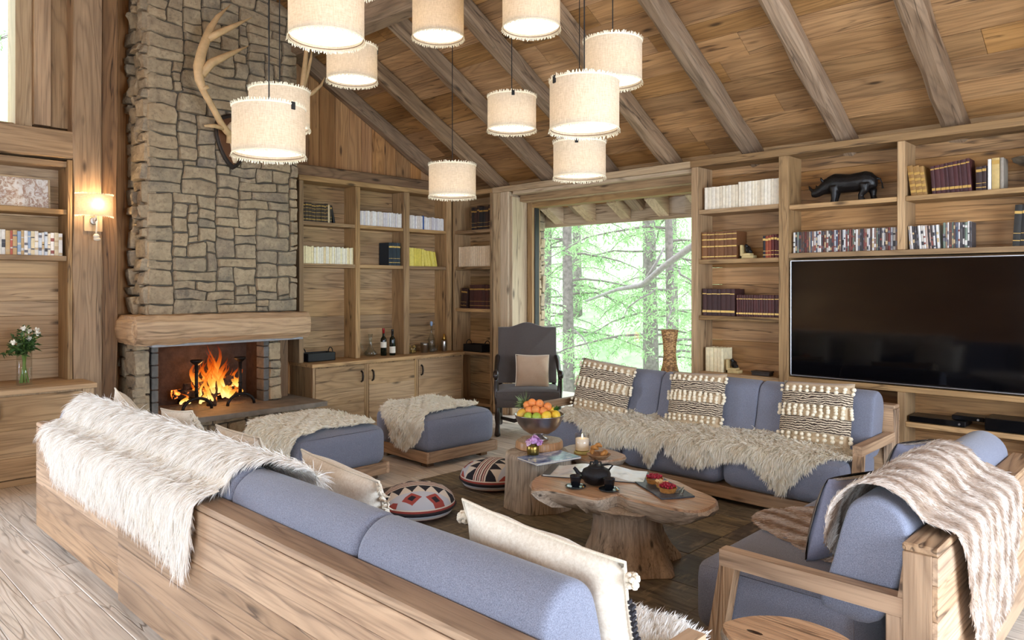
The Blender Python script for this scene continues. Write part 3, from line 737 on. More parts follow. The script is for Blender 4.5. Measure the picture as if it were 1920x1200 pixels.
pb = [(236, 232, 226), (226, 214, 190), (196, 206, 218), (204, 170, 120), (150, 170, 196), (232, 226, 216), (186, 96, 80), (222, 206, 170)]
row('y', .95, 1.90, 1.871, -7.37, 36, (.225, .20), pb, lambda q: tint(q) + ' paperback', 'under the framed sketch', 'paperback', 27, .13, 'mix', jitter=.05)

# ================================================================== SHELF OBJECTS
iron = plain('iron', c(58, 52, 48), .45, .7)
# rhino
def remesh(o, vox, sm=0):
    m = o.modifiers.new('fuse', 'REMESH'); m.mode = 'VOXEL'; m.voxel_size = vox; m.use_smooth_shade = True
    if sm: s = o.modifiers.new('smooth', 'SMOOTH'); s.iterations = sm; s.factor = .5
    return o
rh = MB()
def ell(x, z, ry, rz, n=12): return [(x, ry * math.cos(2 * PI * j / n), z + rz * math.sin(2 * PI * j / n)) for j in range(n)]
rh.loft([ell(-.305, .10, .012, .012), ell(-.30, .098, .024, .03), ell(-.27, .105, .03, .042), ell(-.235, .12, .04, .052), ell(-.20, .145, .05, .062), ell(-.15, .165, .062, .078), ell(-.10, .175, .075, .088),
         ell(-.04, .17, .082, .086), ell(.03, .165, .086, .08), ell(.10, .168, .088, .084), ell(.16, .175, .082, .084), ell(.21, .168, .065, .074), ell(.245, .155, .035, .05), ell(.255, .15, .01, .02)])
rh.tube([(-.285, 0, .12), (-.315, 0, .145), (-.335, 0, .185)], [.02, .014, .003], 8); rh.tube([(-.25, 0, .14), (-.262, 0, .16), (-.268, 0, .18)], [.015, .01, .003], 8)
for s in (-1, 1):
    rh.tube([(-.19, s * .035, .19), (-.2, s * .045, .215), (-.205, s * .05, .235)], [.01, .014, .003], 8)
    rh.tube([(-.09, s * .045, .14), (-.095 - .01 * s, s * .05, .07), (-.10 - .012 * s, s * .05, .03), (-.105 - .012 * s, s * .05, .0)], [.042, .03, .025, .03], 10)
    rh.tube([(.165, s * .045, .14), (.185 + .02 * s, s * .05, .085), (.17 + .035 * s, s * .05, .045), (.18 + .035 * s, s * .05, .0)], [.05, .034, .024, .03], 10)
rh.tube([(.245, 0, .19), (.275, 0, .18), (.29, 0, .14), (.298, 0, .09)], [.012, .009, .007, .01], 8)
ro = ob('rhino_statue', rh, plain('bronze_black', c(30, 27, 26), .38, .3, bump=.4, bs=40), loc=(-2.33, 6.64, 2.336))
remesh(ro, .008, 2); tag(ro, 'black rhino statue on the shelf above the television', 'statue')
# bookends and box
for (x, z, nm) in ((-3.285, 1.866, 'stone bookend with dark figure beside the leather set'), (-3.43, .761, 'stone bookend with dark figure on the lowest shelf')):
    be = thing('bookend', nm, 'bookend', (x, 6.6, z), group='stone bookends'); cs = plain('cream_stone', c(206, 182, 128), .7, var=.15)
    ob('block', MB().box(0, .02, -.045, .045, 0, .13, .003).box(.0, .13, -.045, .045, 0, .03, .003).box(.015, .1, -.04, .04, .03, .05, .003), cs, be)
    g = MB().ball(.062, 0, .085, .03, .03, .038).ball(.05, -.012, .122, .018).tube([(.07, -.02, .1), (.095, -.03, .07), (.085, -.03, .052)], [.012, .011, .009], 6).ball(.075, .012, .065, .026, .024, .02)
    remesh(ob('figure', g, MATS['bronze_black'], be), .005)
bxo = thing('box', 'small dark flat box on the lowest shelf beside the television', 'box', (-3.08, 6.6, .761))
bx('base', (-.085, .085, -.05, .05, 0, .028), plain('darkwood', c(52, 40, 32), .5), bxo); bx('lid', (-.09, .09, -.055, .055, .028, .042), MATS['darkwood'], bxo)
# pedestal dish
pd = thing('pedestal_dish', 'tarnished silver pedestal dish at the right end of the top shelf', 'dish', (-.985, 6.63, 2.336))
tarn = plain('tarnish', c(150, 142, 128), .32, .9, var=.2)
ob('foot', MB().lathe([(.05, 0), (.05, .006), (.02, .02), (.012, .06), (.014, .1), (.024, .14), (.02, .16)], 18), tarn, pd, smooth=True)
ob('bowl', MB().lathe([(.02, .16), (.08, .175), (.125, .205), (.13, .225), (.135, .23), (.128, .228), (.08, .19), (.01, .178)], 24), tarn, pd, smooth=True)
# AV boxes
av = plain('avblack', c(22, 22, 24), .35)
for nm, b, lb in (('disc_player', (-1.80, -1.40, 6.52, 6.74, .501, .55), 'slim black disc player under the television'), ('set_top_box', (-1.50, -1.28, 6.55, 6.7, .551, .59), 'small black box on top of the disc player'),
                  ('amplifier', (-1.27, -.87, 6.51, 6.75, .501, .60), 'wide black amplifier at the right edge under the television')):
    t = thing(nm, lb, 'electronics', ((b[0] + b[1]) / 2, (b[2] + b[3]) / 2, b[4])); X, Y, Z = t.location
    bx('case', (b[0] - X, b[1] - X, b[2] - Y, b[3] - Y, .004, b[5] - Z), av, t, .004)
    bx('front_panel', (b[0] - X + .004, b[1] - X - .004, b[2] - Y - .003, b[2] - Y, .006, b[5] - Z - .004), plain('avgloss', c(12, 12, 14), .12), t, .001)
    ob('knob', MB().tube([(b[1] - X - .04, b[2] - Y - .003, (b[5] - Z) / 2), (b[1] - X - .04, b[2] - Y - .012, (b[5] - Z) / 2)], .008, 10), MATS['silver'], t)
# black trays with handles
def tray(loc, rot, lb, L=.36):
    t = thing('tray', lb, 'tray', loc, rot, group='black leather trays'); lm = plain('black_leather', c(26, 26, 28), .4, bump=.2, bs=120)
    m = MB(); h, w = .095, .1
    for b in ((-L / 2, L / 2, -w, -w + .012, 0, h), (-L / 2, L / 2, w - .012, w, 0, h), (-L / 2, -L / 2 + .012, -w, w, 0, h), (L / 2 - .012, L / 2, -w, w, 0, h), (-L / 2, L / 2, -w, w, 0, .01)): m.box(*b, .003)
    ob('body', m, lm, t)
    for s in (-1, 1): ob('handle', MB().tube([(s * (L / 2 - .004), .045 * math.cos(a), h + .05 * math.sin(a)) for a in [PI * i / 8 for i in range(9)]], .006, 6), lm, t, smooth=True)
tray((-7.45, 4.50, .746), R(90), 'black leather tray with loop handles on the worktop by the chimney')
tray((-7.0, 6.62, .746), 0, 'black leather tray in the corner bookcase')
gl = clearglass('clear_glass', (.93, .95, .95, 1))
bot = plain('bottle_glass', c(16, 22, 14), .08)
paper = plain('paper', c(232, 226, 210), .7)
def bottle(x, y, lb, cap, h=.31, lab=(.06, .16)):
    t = thing('wine_bottle', lb, 'bottle', (x, y, .746), group='wine bottles')
    ob('glass', MB().lathe([(.034, 0), (.037, .006), (.037, .19), (.033, .212), (.018, .235), (.0145, .25), (.0145, h)], 18), bot, t, smooth=True)
    ob('foil', MB().lathe([(.0155, h - .06), (.0158, h - .004), (.0145, h + .002), (.004, h + .002)], 14), cap, t, smooth=True)
    ob('paper_label', MB().lathe([(.0376, lab[0]), (.0378, lab[0] + .002), (.0378, lab[1])], 18, cap=False), paper, t, smooth=True)
bottle(-7.40, 5.395, 'wine bottle with red foil beside the decanter', plain('red_foil', c(150, 24, 30), .35, .3), .335, (.10, .17))
bottle(-7.36, 5.50, 'wine bottle with dark foil and white label', plain('dark_foil', c(30, 26, 26), .35, .3), .32, (.03, .11))
dc = thing('decanter', 'swan-necked glass decanter behind the wine bottles', 'decanter', (-7.47, 5.25, .746))
ob('body', MB().lathe([(.05, .0), (.085, .01), (.09, .03), (.05, .07), (.022, .12), (.018, .2), (.03, .27), (.029, .27), (.016, .2), (.02, .12), (.046, .068), (.085, .03), (.05, .004)], 22), gl, dc, smooth=True)
ob('spout', MB().tube([(0, -.06, .03), (0, -.11, .09), (0, -.15, .16), (0, -.19, .2)], [.02, .014, .012, .014], 10), gl, dc, smooth=True)
js = thing('candy_jar', 'round glass jar of gold wrapped sweets on the worktop', 'jar', (-7.38, 5.82, .746))
ob('jar', MB().lathe([(.04, 0), (.055, .01), (.062, .05), (.058, .1), (.056, .1), (.06, .05), (.053, .014), (.01, .006)], 20), gl, js, smooth=True)
sw = MB(); rr = random.Random(4)
for i in range(34): sw.ball(rr.uniform(-.035, .035), rr.uniform(-.035, .035), .02 + rr.uniform(0, .075), .014, n=6, m=4)
ob('sweets', sw, gold, js, kind='stuff')
steel = plain('steel', c(176, 172, 166), .28, 1)
cu = thing('steel_cup', 'brushed steel cup beside the glass jar of sweets', 'cup', (-7.36, 6.01, .746))
ob('body', MB().lathe([(.04, 0), (.043, .004), (.052, .12), (.055, .125), (.05, .12), (.04, .01), (.005, .008)], 20), steel, cu, smooth=True)
ob('band', MB().lathe([(.051, .095), (.054, .1), (.053, .11)], 20, cap=False), steel, cu, smooth=True)
bo = thing('glass_bottle', 'tall clear glass bottle on the worktop', 'bottle', (-7.45, 6.2, .746))
ob('body', MB().lathe([(.045, 0), (.05, .01), (.05, .16), (.03, .2), (.015, .24), (.015, .34), (.013, .34), (.013, .24), (.027, .2), (.045, .16), (.045, .014), (.005, .01)], 18), gl, bo, smooth=True)
ob('stopper', MB().lathe([(.011, .33), (.013, .34), (.018, .36), (.018, .385), (.006, .395)], 14), plain('blueglass', c(150, 176, 214), .1), bo, smooth=True)
for k, yy in enumerate((6.11, 6.17)):
    g = thing('tumbler', ['left', 'right'][k] + ' of the two clear tumblers in front of the glass bottle', 'glass', (-7.33, yy, .746), group='tumblers')
    ob('body', MB().lathe([(.028, 0), (.03, .003), (.035, .085), (.033, .085), (.027, .012), (.004, .01)], 16), gl, g, smooth=True)
    ob('rim', MB().lathe([(.033, .084), (.0355, .0865), (.033, .088)], 16, cap=False), gl, g, smooth=True)
sh = thing('cocktail_shaker', 'slim steel cocktail shaker at the corner end of the worktop', 'shaker', (-7.32, 6.31, .746))
ob('body', MB().lathe([(.03, 0), (.033, .005), (.036, .13), (.03, .15)], 18), steel, sh, smooth=True); ob('cap', MB().lathe([(.03, .15), (.028, .18), (.016, .2), (.015, .225), (.004, .23)], 18), plain('brass', c(196, 156, 84), .3, 1), sh, smooth=True)
# glass vase of white flowers on the left cabinet
vz = thing('flower_vase', 'clear glass vase of white flowers on the left cabinet', 'vase', (-7.2, 1.575, .777))
ob('glass', MB().lathe([(.055, 0), (.058, .004), (.058, .28), (.054, .28), (.053, .014), (.005, .012)], 22), clearglass('thin_glass', (.97, .98, .98, 1)), vz, smooth=True)
stm = MB(); lf = MB(); rr = random.Random(12); tips = []
for i in range(26):
    a = rr.uniform(0, 2 * PI); b = rr.uniform(.02, .19); h = rr.uniform(.33, .50) - b * .45
    p0 = (.035 * math.cos(a + 2.5), .035 * math.sin(a + 2.5), .015); p1 = (.02 * math.cos(a), .02 * math.sin(a), .26); p2 = (b * math.cos(a), b * math.sin(a), h)
    stm.tube([p0, p1, ((p1[0] + p2[0]) * .5, (p1[1] + p2[1]) * .5, (p1[2] + p2[2]) * .52), p2], [.004, .0035, .003, .002], 5); tips.append(p2)
    for k in range(13):
        t = rr.uniform(.15, 1.05); P = Vector(p1).lerp(Vector(p2), t); d = Vector((rr.uniform(-1, 1), rr.uniform(-1, 1), rr.uniform(-.3, .8))).normalized(); sd = d.cross(Vector((rr.uniform(-1, 1), .3, 1))).normalized()
        l = rr.uniform(.04, .075); w = l * .2; q = P + d * l * .5 + Vector((0, 0, .006))
        lf.add([P, q + sd * w, P + d * l - Vector((0, 0, .01)), q - sd * w], [(0, 1, 2, 3)])
ob('stems', stm, plain('stem', c(104, 136, 52), .5), vz); ob('leaves', lf, plain('leaf', c(58, 84, 40), .5, var=.35, vs=30), vz, kind='stuff')
for i, p in enumerate(tips[:9]):
    m = MB()
    for k in range(9):
        a = 2 * PI * k / 9 + i; e = .5 + .35 * (k % 3)
        d = Vector((math.cos(a) * math.cos(e), math.sin(a) * math.cos(e), math.sin(e))); s_ = Vector((-math.sin(a), math.cos(a), 0)); P = Vector(p) + Vector((0, 0, .015))
        m.add([P, P + d * .022 + s_ * .014, P + d * .042, P + d * .022 - s_ * .014], [(0, 1, 2, 3)])
    m.ball(p[0], p[1], p[2] + .018, .012, n=6, m=4)
    ob('flower', m, plain('petal', c(244, 240, 228), .6), vz)
# ================================================================== SEATING
blue = fabric('grey_blue_wool', c(142, 146, 162), c(102, 105, 120), 320, .3)
def extrude_profile(prof, x0, x1, r, mat, name, parent, seg=4):
    """soft bolster: closed (y,z) profile extruded along x, ends rounded by radius r"""
    cy = sum(p[0] for p in prof) / len(prof); cz = sum(p[1] for p in prof) / len(prof)
    rings = []
    def ring(x, k): return [(x, cy + (y - cy) * k, cz + (z - cz) * k) for y, z in prof]
    R0 = max(abs(p[1] - cz) for p in prof)
    for i in range(seg + 1):
        a = PI / 2 * i / seg; rings.append(ring(x0 + r * (1 - math.cos(a)), 1 - (r / R0) * (1 - math.sin(a))))
    n = 10
    for i in range(1, n): rings.append(ring(x0 + r + (x1 - x0 - 2 * r) * i / n, 1 + .012 * math.sin(PI * i / n)))
    rings += [[(x0 + x1 - p[0], p[1], p[2]) for p in rg] for rg in reversed(rings[:seg + 1])]
    rings = [rings[0]] + rings[1:]
    rings.sort(key=lambda rg: rg[0][0])
    return ob(name, MB().loft(rings), mat, parent, smooth=True, angle=60)
def smoothpoly(P, n=4):
    out = []; m = len(P)
    for i in range(m):
        p0, p1, p2, p3 = (np.array(P[(i + k - 1) % m]) for k in range(4))
        for j in range(n):
            t = j / n; out.append(tuple(.5 * ((2 * p1) + (-p0 + p2) * t + (2 * p0 - 5 * p1 + 4 * p2 - p3) * t * t + (-p0 + 3 * p1 - 3 * p2 + p3) * t ** 3)))
    return out
BACKP = smoothpoly([(.215, .40), (.13, .62), (.115, .74), (.15, .81), (.225, .845), (.30, .815), (.335, .74), (.375, .58), (.42, .42), (.36, .38)], 4)
def sofa(label, loc, rot, L, joints, arms=(), tone='sofa', rear=True, depth=.96):
    s = thing('sofa', label, 'sofa', loc, (0, 0, rot), group='grey wool sofas with reclaimed wood frames')
    wm = wood(tone, 'x')
    core = MB().loft([[(x, .022, .09), (x, .19, .09), (x, .105, .71), (x, .022, .71)] for x in (.01, L - .01)])
    ob('back_core', core, wm, s)
    z = .075; rng = random.Random(int(L * 100))
    for h in (.15, .125, .14, .12, .125):
        if z + h > .70: h = .705 - z
        bx('back_plank', (0, L, rng.uniform(0, .002), .022, z + .0008, z + h - .0008), wm, s, .003); z += h
    bx('top_rail', (0, L, 0, .112, .706, .735), wm, s, .006)
    bx('end_board', (-.002, .012, .02, .11, .09, .706), wood(tone, 'z'), s); bx('end_board', (L - .012, L + .002, .02, .11, .09, .706), wood(tone, 'z'), s)
    bx('base_frame', (.02, L - .02, .12, depth - .03, .045, .135), wm, s, .006)
    for x in (.12, L - .2):
        for y in (.2, depth - .2): bx('foot', (x, x + .08, y, y + .08, 0, .046), wood('dark', 'z'), s)
    for a, b in zip(joints, joints[1:]):
        w = b - a
        cs = weld(ob('seat_cushion', softbox(w - .006, depth - .28, .30, .075, .012, 10, center=((a + b) / 2, .28 + (depth - .28) / 2, .29)), blue, s, smooth=True))
        extrude_profile(BACKP, a + .004, b - .004, .03, blue, 'back_cushion', s)
    for x in arms:   # open U-shaped armrest
        am = wood(tone, 'y'); x0, x1 = x - .03, x + .03
        f = MB()
        f.loft([[(x0, .10, .475), (x1, .10, .475), (x1, .10, .54), (x0, .10, .54)], [(x0, .79, .475), (x1, .79, .475), (x1, .79, .54), (x0, .79, .54)]])
        ob('arm_rail', f, am, s)
        ob('arm_post', MB().loft([[(x0, .725, .475), (x1, .725, .475), (x1, .79, .475), (x0, .79, .475)], [(x0, .80, .05), (x1, .80, .05), (x1, .865, .05), (x0, .865, .05)]]), wood(tone, 'z'), s)
        ob('arm_post', MB().box(x0, x1, .10, .165, .06, .475, .003), wood(tone, 'z'), s)
        ob('arm_foot_rail', MB().box(x0, x1, .10, .865, .03, .07, .003), am, s)
    return s
sofaA1 = sofa('far left half of the long sofa, its wooden back toward the camera', (-5.42, 1.25, 0), 0, 1.575, [.03, .79, 1.565])
sofaA2 = sofa('near half of the long sofa at the bottom of the picture', (-3.84, 1.225, 0), 0, 2.72, [.01, .96, 1.845, 2.66], arms=(2.69,))
sofaB = sofa('three-seat sofa in front of the window and television, facing the camera', (-1.68, 5.86, 0), PI, 2.80, [.065, .935, 1.835, 2.735], arms=(.03, 2.77))
sofaC = sofa('two-seat sofa at the right under the striped fur throw', (-.655, 2.70, 0), PI / 2, 1.86, [.075, .93, 1.80], arms=(.035,))
def ottoman(label, loc, rot, w=.86, d=.84):
    o = thing('ottoman', label, 'ottoman', loc, (0, 0, rot), group='square ottomans near the fireplace')
    wm = wood('sofa', 'x')
    for b in ((-w / 2, w / 2, -d / 2, -d / 2 + .03, .05, .145), (-w / 2, w / 2, d / 2 - .03, d / 2, .05, .145)): bx('base_board', b, wm, o, .004)
    for b in ((-w / 2, -w / 2 + .03, -d / 2 + .031, d / 2 - .031, .05, .145), (w / 2 - .03, w / 2, -d / 2 + .031, d / 2 - .031, .05, .145)): bx('base_board', b, wood('sofa', 'y'), o, .004)
    for sx in (-1, 1):
        for sy in (-1, 1): bx('foot', (sx * (w / 2 - .12) - .04, sx * (w / 2 - .12) + .04, sy * (d / 2 - .1) - .04, sy * (d / 2 - .1) + .04, 0, .05), wood('dark', 'z'), o)
    weld(ob('cushion', softbox(w - .02, d - .02, .32, .085, .02, 12, center=(0, 0, .285)), blue, o, smooth=True))
    return o
ottoman('fleece-covered square ottoman nearest the hearth', (-5.38, 3.25, 0), R(0))
ottoman('fleece-draped square ottoman in front of the low cabinets', (-5.36, 4.50, 0), R(-2))
# ---- high-backed armchair
ch = thing('armchair', 'high-backed dark grey armchair with carved scroll arms by the window', 'armchair', (-5.52, 5.98, 0), (0, 0, R(43.9 + 180)))
# local: +y is where the sitter faces, x to the sitter's ... width .72
cg = fabric('charcoal_linen', c(98, 90, 86), c(74, 68, 66), 400, .2)
dkw = plain('carved_wood', c(44, 33, 28), .3, spec=.6)
def hump(u): return 1.13 + .055 * max(0, math.cos(PI * u * .75)) ** 2
rings = []
N = 16
for k, yy in enumerate((0, .012, .07, .082)):
    ins = .012 if k in (0, 3) else 0
    P = [(-.335 + ins, .50 + ins)] + [(-.335 * (1 - 2 * i / N) * (1 if abs(1 - 2 * i / N) < 1 else 1 - ins * 3), hump(1 - 2 * i / N) - ins) for i in range(N + 1)] + [(.335 - ins, .50 + ins)]
    rings.append([(x, -.27 + yy - .14 * (z - .5), z) for x, z in P])
ob('backrest', MB().loft(rings), cg, ch, smooth=True, angle=50)
weld(ob('seat', softbox(.70, .60, .13, .05, .02, 8, center=(0, .03, .42)), cg, ch, smooth=True))
ob('skirt', MB().box(-.345, .345, -.25, .325, .30, .40, .01), cg, ch)
for s in (-1, 1):
    x = s * .335
    ob('arm', MB().tube([(x, -.27, .80), (x * 1.02, -.2, .79), (x * 1.03, -.1, .73), (x * 1.04, .02, .66), (x * 1.04, .14, .655), (x * 1.04, .24, .67), (x * 1.04, .29, .66), (x * 1.04, .305, .63), (x * 1.04, .28, .605)], [.026, .028, .026, .024, .026, .03, .034, .03, .018], 10), dkw, ch, smooth=True)
    ob('arm_support', MB().tube([(x * 1.03, .25, .64), (x * 1.03, .27, .58), (x * 1.03, .24, .50), (x * 1.02, .28, .42), (x, .30, .34)], [.026, .024, .03, .024, .026], 10), dkw, ch, smooth=True)
    ob('leg', MB().tube([(x * .98, .295, .36), (x * .98, .29, .28), (x * .98, .33, .20), (x * .98, .30, .12), (x * .98, .345, .05), (x * .98, .36, .02), (x * .98, .335, .012)], [.03, .028, .034, .024, .03, .035, .022], 10), dkw, ch, smooth=True)
    ob('leg', MB().tube([(x * .92, -.25, .56), (x * .92, -.25, .3), (x * .92, -.28, .15), (x * .92, -.33, .02), (x * .92, -.36, .01)], [.026, .026, .024, .028, .02], 8), dkw, ch, smooth=True)
    ob('stretcher', MB().tube([(x * .95, -.27, .14), (x * .95, -.1, .12), (x * .95, .05, .16), (x * .95, .2, .11), (x * .95, .31, .14)], [.018, .022, .02, .022, .018], 8), dkw, ch, smooth=True)
ob('stretcher', MB().tube([(-.32, .04, .15), (-.15, .04, .11), (0, .04, .16), (.15, .04, .11), (.32, .04, .15)], [.018, .022, .024, .022, .018], 8), dkw, ch, smooth=True)

# ================================================================== PILLOWS
def pillow_mesh(w, h, t, n=16, pinch=.05, wr=.0, seed=1):
    mb = MB()
    for sg in (1, -1):
        def fn(u, v):
            a, b = 2 * u - 1, 2 * v - 1
            e = max(0, (1 - abs(a) ** 2.6)) ** .55 * max(0, (1 - abs(b) ** 2.6)) ** .55
            x = a * w / 2 * (1 - pinch * (1 - b * b) * abs(a) ** 3); y = b * h / 2 * (1 - pinch * (1 - a * a) * abs(b) ** 3)
            return (x, y, sg * (t / 2 * e + wr * e * nz(a * 2.5 + seed, b * 2.5, seed * 1.7)))
        mb.grid(n, n, fn)
    return mb
def place(loc, up, face):
    """matrix whose local y is up and local z is the face normal"""
    f = Vector(face).normalized(); u = Vector(up); u = (u - f * u.dot(f)).normalized(); r = u.cross(f)
    return Matrix.Translation(loc) @ Matrix(((r.x, u.x, f.x, 0), (r.y, u.y, f.y, 0), (r.z, u.z, f.z, 0), (0, 0, 0, 1)))
cream = fabric('cream_linen', c(232, 222, 204), c(206, 192, 170), 300, .2, .1, 8)
def pillow(label, loc, up, face, w, h, t, mat, piping=None, seed=1, name='cushion', pinch=.05):
    p = thing(name, label, 'cushion', (0, 0, 0)); p.matrix_basis = place(loc, up, face)
    weld(ob('cover', pillow_mesh(w, h, t, 16, pinch, t * .12, seed), mat, p, smooth=True), .001)
    if piping:
        pts = []
        for i in range(48):
            a = i / 48 * 4; k = int(a); f = a - k; q = [(2 * f - 1, -1), (1, 2 * f - 1), (1 - 2 * f, 1), (-1, 1 - 2 * f)][k]
            pts.append((q[0] * w / 2 * (1 - pinch * (1 - q[1] ** 2) * abs(q[0]) ** 3), q[1] * h / 2 * (1 - pinch * (1 - q[0] ** 2) * abs(q[1]) ** 3), 0))
        ob('piping', MB().tube(pts + pts[:1], .005, 6), piping, p, smooth=True)
    return p
def fringe(parent, w, h, side, n, ln, mat, seed, name='fringe'):
    rng = random.Random(seed); m = MB()
    for i in range(n):
        y = -h / 2 + h * i / (n - 1); x = w / 2 * side
        P = [(x, y, rng.uniform(-.006, .006))]
        for k in range(3): P.append((x + side * ln * (k + 1) / 3 * rng.uniform(.7, 1.1), y + rng.uniform(-.012, .012), P[-1][2] + rng.uniform(-.012, .012)))
        m.tube(P, [.006, .0065, .006, .002], 5)
    return ob(name, m, mat, parent, kind='stuff')
hide = fabric('cream_hide', c(238, 230, 216), c(218, 206, 188), 90, .15, .1, 5)
blk = plain('black_thread', c(36, 34, 40), .8)
pA = []
pA.append(pillow('cream cushion with fringed edge on the long sofa, left of the ethnic floor cushion', (-2.73, 1.80, .635), (.08, -.35, 1), (0, 1, .3), .58, .42, .18, hide, cream, 2))
fringe(pA[-1], .56, .40, -1, 26, .045, cream, 3)
pA.append(pillow('large cream cushion nearest the camera on the long sofa', (-1.45, 1.66, .66), (0.03, -.3, 1), (0.05, 1, .28), .66, .48, .16, hide, cream, 3))
for k, (s_, y) in enumerate(((-1, .19), (-1, -.05), (-1, -.2), (1, .17))):
    q = MB()
    for i in range(26):
        r1 = random.Random(k * 50 + i); d = Vector((r1.uniform(-1, 1), r1.uniform(-1, 1), r1.uniform(-1, 1))).normalized()
        q.ball(s_ * .345 + d.x * .016, y + d.y * .016, d.z * .016, .009, n=5, m=4)
    ob('pompom', q, cream, pA[-1], smooth=True)
st = MB()
for i in range(16):
    r1 = random.Random(i); yy = -.14 + i * .017
    st.box(-.331 + r1.uniform(-.004, .004), -.321, yy, yy + .009, -.005, .008 + r1.uniform(0, .006), 0)
ob('embroidery', st, blk, pA[-1], kind='stuff')
pA.append(pillow('cream cushion with tufted edge behind the long fur throw, leftmost', (-5.10, 1.72, .68), (.25, -.25, 1), (.1, 1, .3), .42, .42, .14, hide, cream, 4)); fringe(pA[-1], .41, .40, -1, 22, .03, cream, 5)
pA.append(pillow('cream cushion with ruffled edge rising behind the fur throw, second from left', (-4.42, 1.80, .66), (-.1, -.3, 1), (0, 1, .3), .50, .44, .14, hide, cream, 5)); fringe(pA[-1], .48, .42, -1, 22, .03, cream, 6)
pA.append(pillow('beige-flecked cream cushion rising behind the fur throw, just left of the front ottoman', (-3.70, 1.82, .64), (.0, -.3, 1), (0, 1, .3), .50, .42, .14, hide, cream, 6))
# linen cushion on the armchair
fy = Vector((math.sin(R(43.935)), -math.cos(R(43.935)), 0))
pl_ = Vector((-5.46, 5.99, .66))
pillow('sand linen cushion with cream piping on the armchair', tuple(pl_), (-.30 * fy.x + .02, -.30 * fy.y, 1), (fy.x, fy.y, .3), .37, .37, .12, fabric('sand_linen', c(204, 178, 152), c(178, 152, 128), 380, .2), cream, 7)
# pompom cushions on the window sofa
n = NT('knit_stripes'); v, r = n.coords(False)
sp = n.node('ShaderNodeSeparateXYZ'); n.l(v, sp.inputs[0])
wv = n.math('ADD', n.math('MULTIPLY', sp.outputs[1], 120.), n.math('MULTIPLY', n.noise(v, 14, 3, .6), 5.0))
n.l(n.ramp(n.math('PINGPONG', wv, 1.0), [(.25, c(58, 48, 42)), (.5, c(150, 130, 108)), (.8, c(224, 208, 182))]), n.p.inputs['Base Color']); n.p.inputs['Roughness'].default_value = .95
n.bump(n.math('PINGPONG', wv, 1.0), .6, .006)
knit = n.m
pomm = plain('pompom_wool', c(240, 228, 202), .95, var=.12, vs=60)
def pompillow(label, loc, up, face, w=.50, h=.47, seed=1):
    t = .13; p = pillow(label, loc, up, face, w, h, t, fabric('oat_linen', c(214, 192, 160), c(192, 168, 136), 300, .2), None, seed, pinch=.03)
    p['group'] = 'pompom cushions on the window sofa'
    def zsurf(a, b): return t / 2 * max(0, (1 - abs(a) ** 2.6)) ** .55 * max(0, (1 - abs(b) ** 2.6)) ** .55
    for b0, b1 in ((.28, .68), (-.52, -.08)):
        def fn(u, v_):
            a = -1 + 2 * u; b = b0 + (b1 - b0) * v_
            return (a * w / 2 * 1.0, b * h / 2, zsurf(a, b) + .012 + .003 * nz(a * 9, b * 30, seed))
        ob('woven_band', MB().grid(24, 10, fn), knit, p, smooth=True)
    m = MB(); rng = random.Random(seed)
    for bb, cnt in ((.80, 11), (.70, 11), (.24, 12), (.15, 12), (.06, 12), (-.03, 12), (-.60, 11), (-.72, 11)):
        for i in range(cnt):
            a = -1.0 + 2.0 * i / (cnt - 1) + rng.uniform(-.02, .02); b = bb + rng.uniform(-.02, .02)
            m.ball(a * w / 2 * 1.01, b * h / 2, zsurf(max(-.99, min(.99, a)), b) + .013, .0155 + rng.uniform(-.002, .002), n=7, m=5)
    ob('pompoms', m, pomm, p, smooth=True, kind='stuff')
    return p
pompillow('pompom cushion leftmost on the window sofa, before the trees', (-4.04, 5.40, .66), (.07, .30, 1), (.15, -1, .28), .56, .50, seed=3)
pompillow('pompom cushion in the middle of the window sofa, below the wicker vase', (-3.10, 5.42, .655), (-.03, .30, 1), (0, -1, .28), .50, .47, seed=5)
pompillow('pompom cushion at the television end of the window sofa', (-2.12, 5.42, .65), (-.02, .32, 1), (-.1, -1, .28), .54, .50, seed=8)
# striped silver cushions on the right sofa
n = NT('ribbon_stripes'); v, r = n.coords(False); sp = n.node('ShaderNodeSeparateXYZ'); n.l(v, sp.inputs[0])
n.l(n.ramp(n.math('FRACT', n.math('MULTIPLY', sp.outputs[0], 11.0)), [(0, c(84, 68, 60)), (.45, c(70, 56, 50)), (.5, c(196, 188, 178)), (.58, c(112, 92, 80)), (.75, c(60, 50, 46)), (.85, c(180, 168, 156)), (.92, c(84, 68, 60))], 'CONSTANT'), n.p.inputs['Base Color'])
n.p.inputs['Roughness'].default_value = .45; ribbon = n.m
lav = fabric('lavender_grey_linen', c(150, 152, 172), c(122, 124, 144), 300, .2)
for lb, loc, up, face, sz in (('silver-striped cushion leaning on the fur throw of the right sofa', (-1.145, 3.29, .61), (.24, .02, 1), (-.96, .20, .24), (.48, .38)),
                              ('silver-striped cushion at the far end of the right sofa', (-1.15, 4.18, .615), (.24, .02, 1), (-.96, .20, .24), (.44, .38))):
    p = pillow(lb, loc, up, face, sz[0], sz[1], .15, lav, None, 9)
    w, h, t = sz[0], sz[1], .15
    def fs(u, v_):
        a, b = -.97 + 1.94 * u, -.97 + 1.94 * v_
        return (a * w / 2, b * h / 2, t / 2 * max(0, (1 - abs(a) ** 2.6)) ** .55 * max(0, (1 - abs(b) ** 2.6)) ** .55 + .005)
    ob('striped_front', MB().grid(14, 14, fs), ribbon, p, smooth=True)
    def fq(u, v_):
        a = -.8 + 1.6 * u; return (a * w / 2, h / 2 * (.985 - .04 * (1 - a * a)), -.010 + .02 * v_ )
    ob('sequin_trim', MB().grid(16, 2, fq), plain('sequin', c(226, 220, 206), .25, .8, var=.4, vs=160, bump=1, bs=200), p)

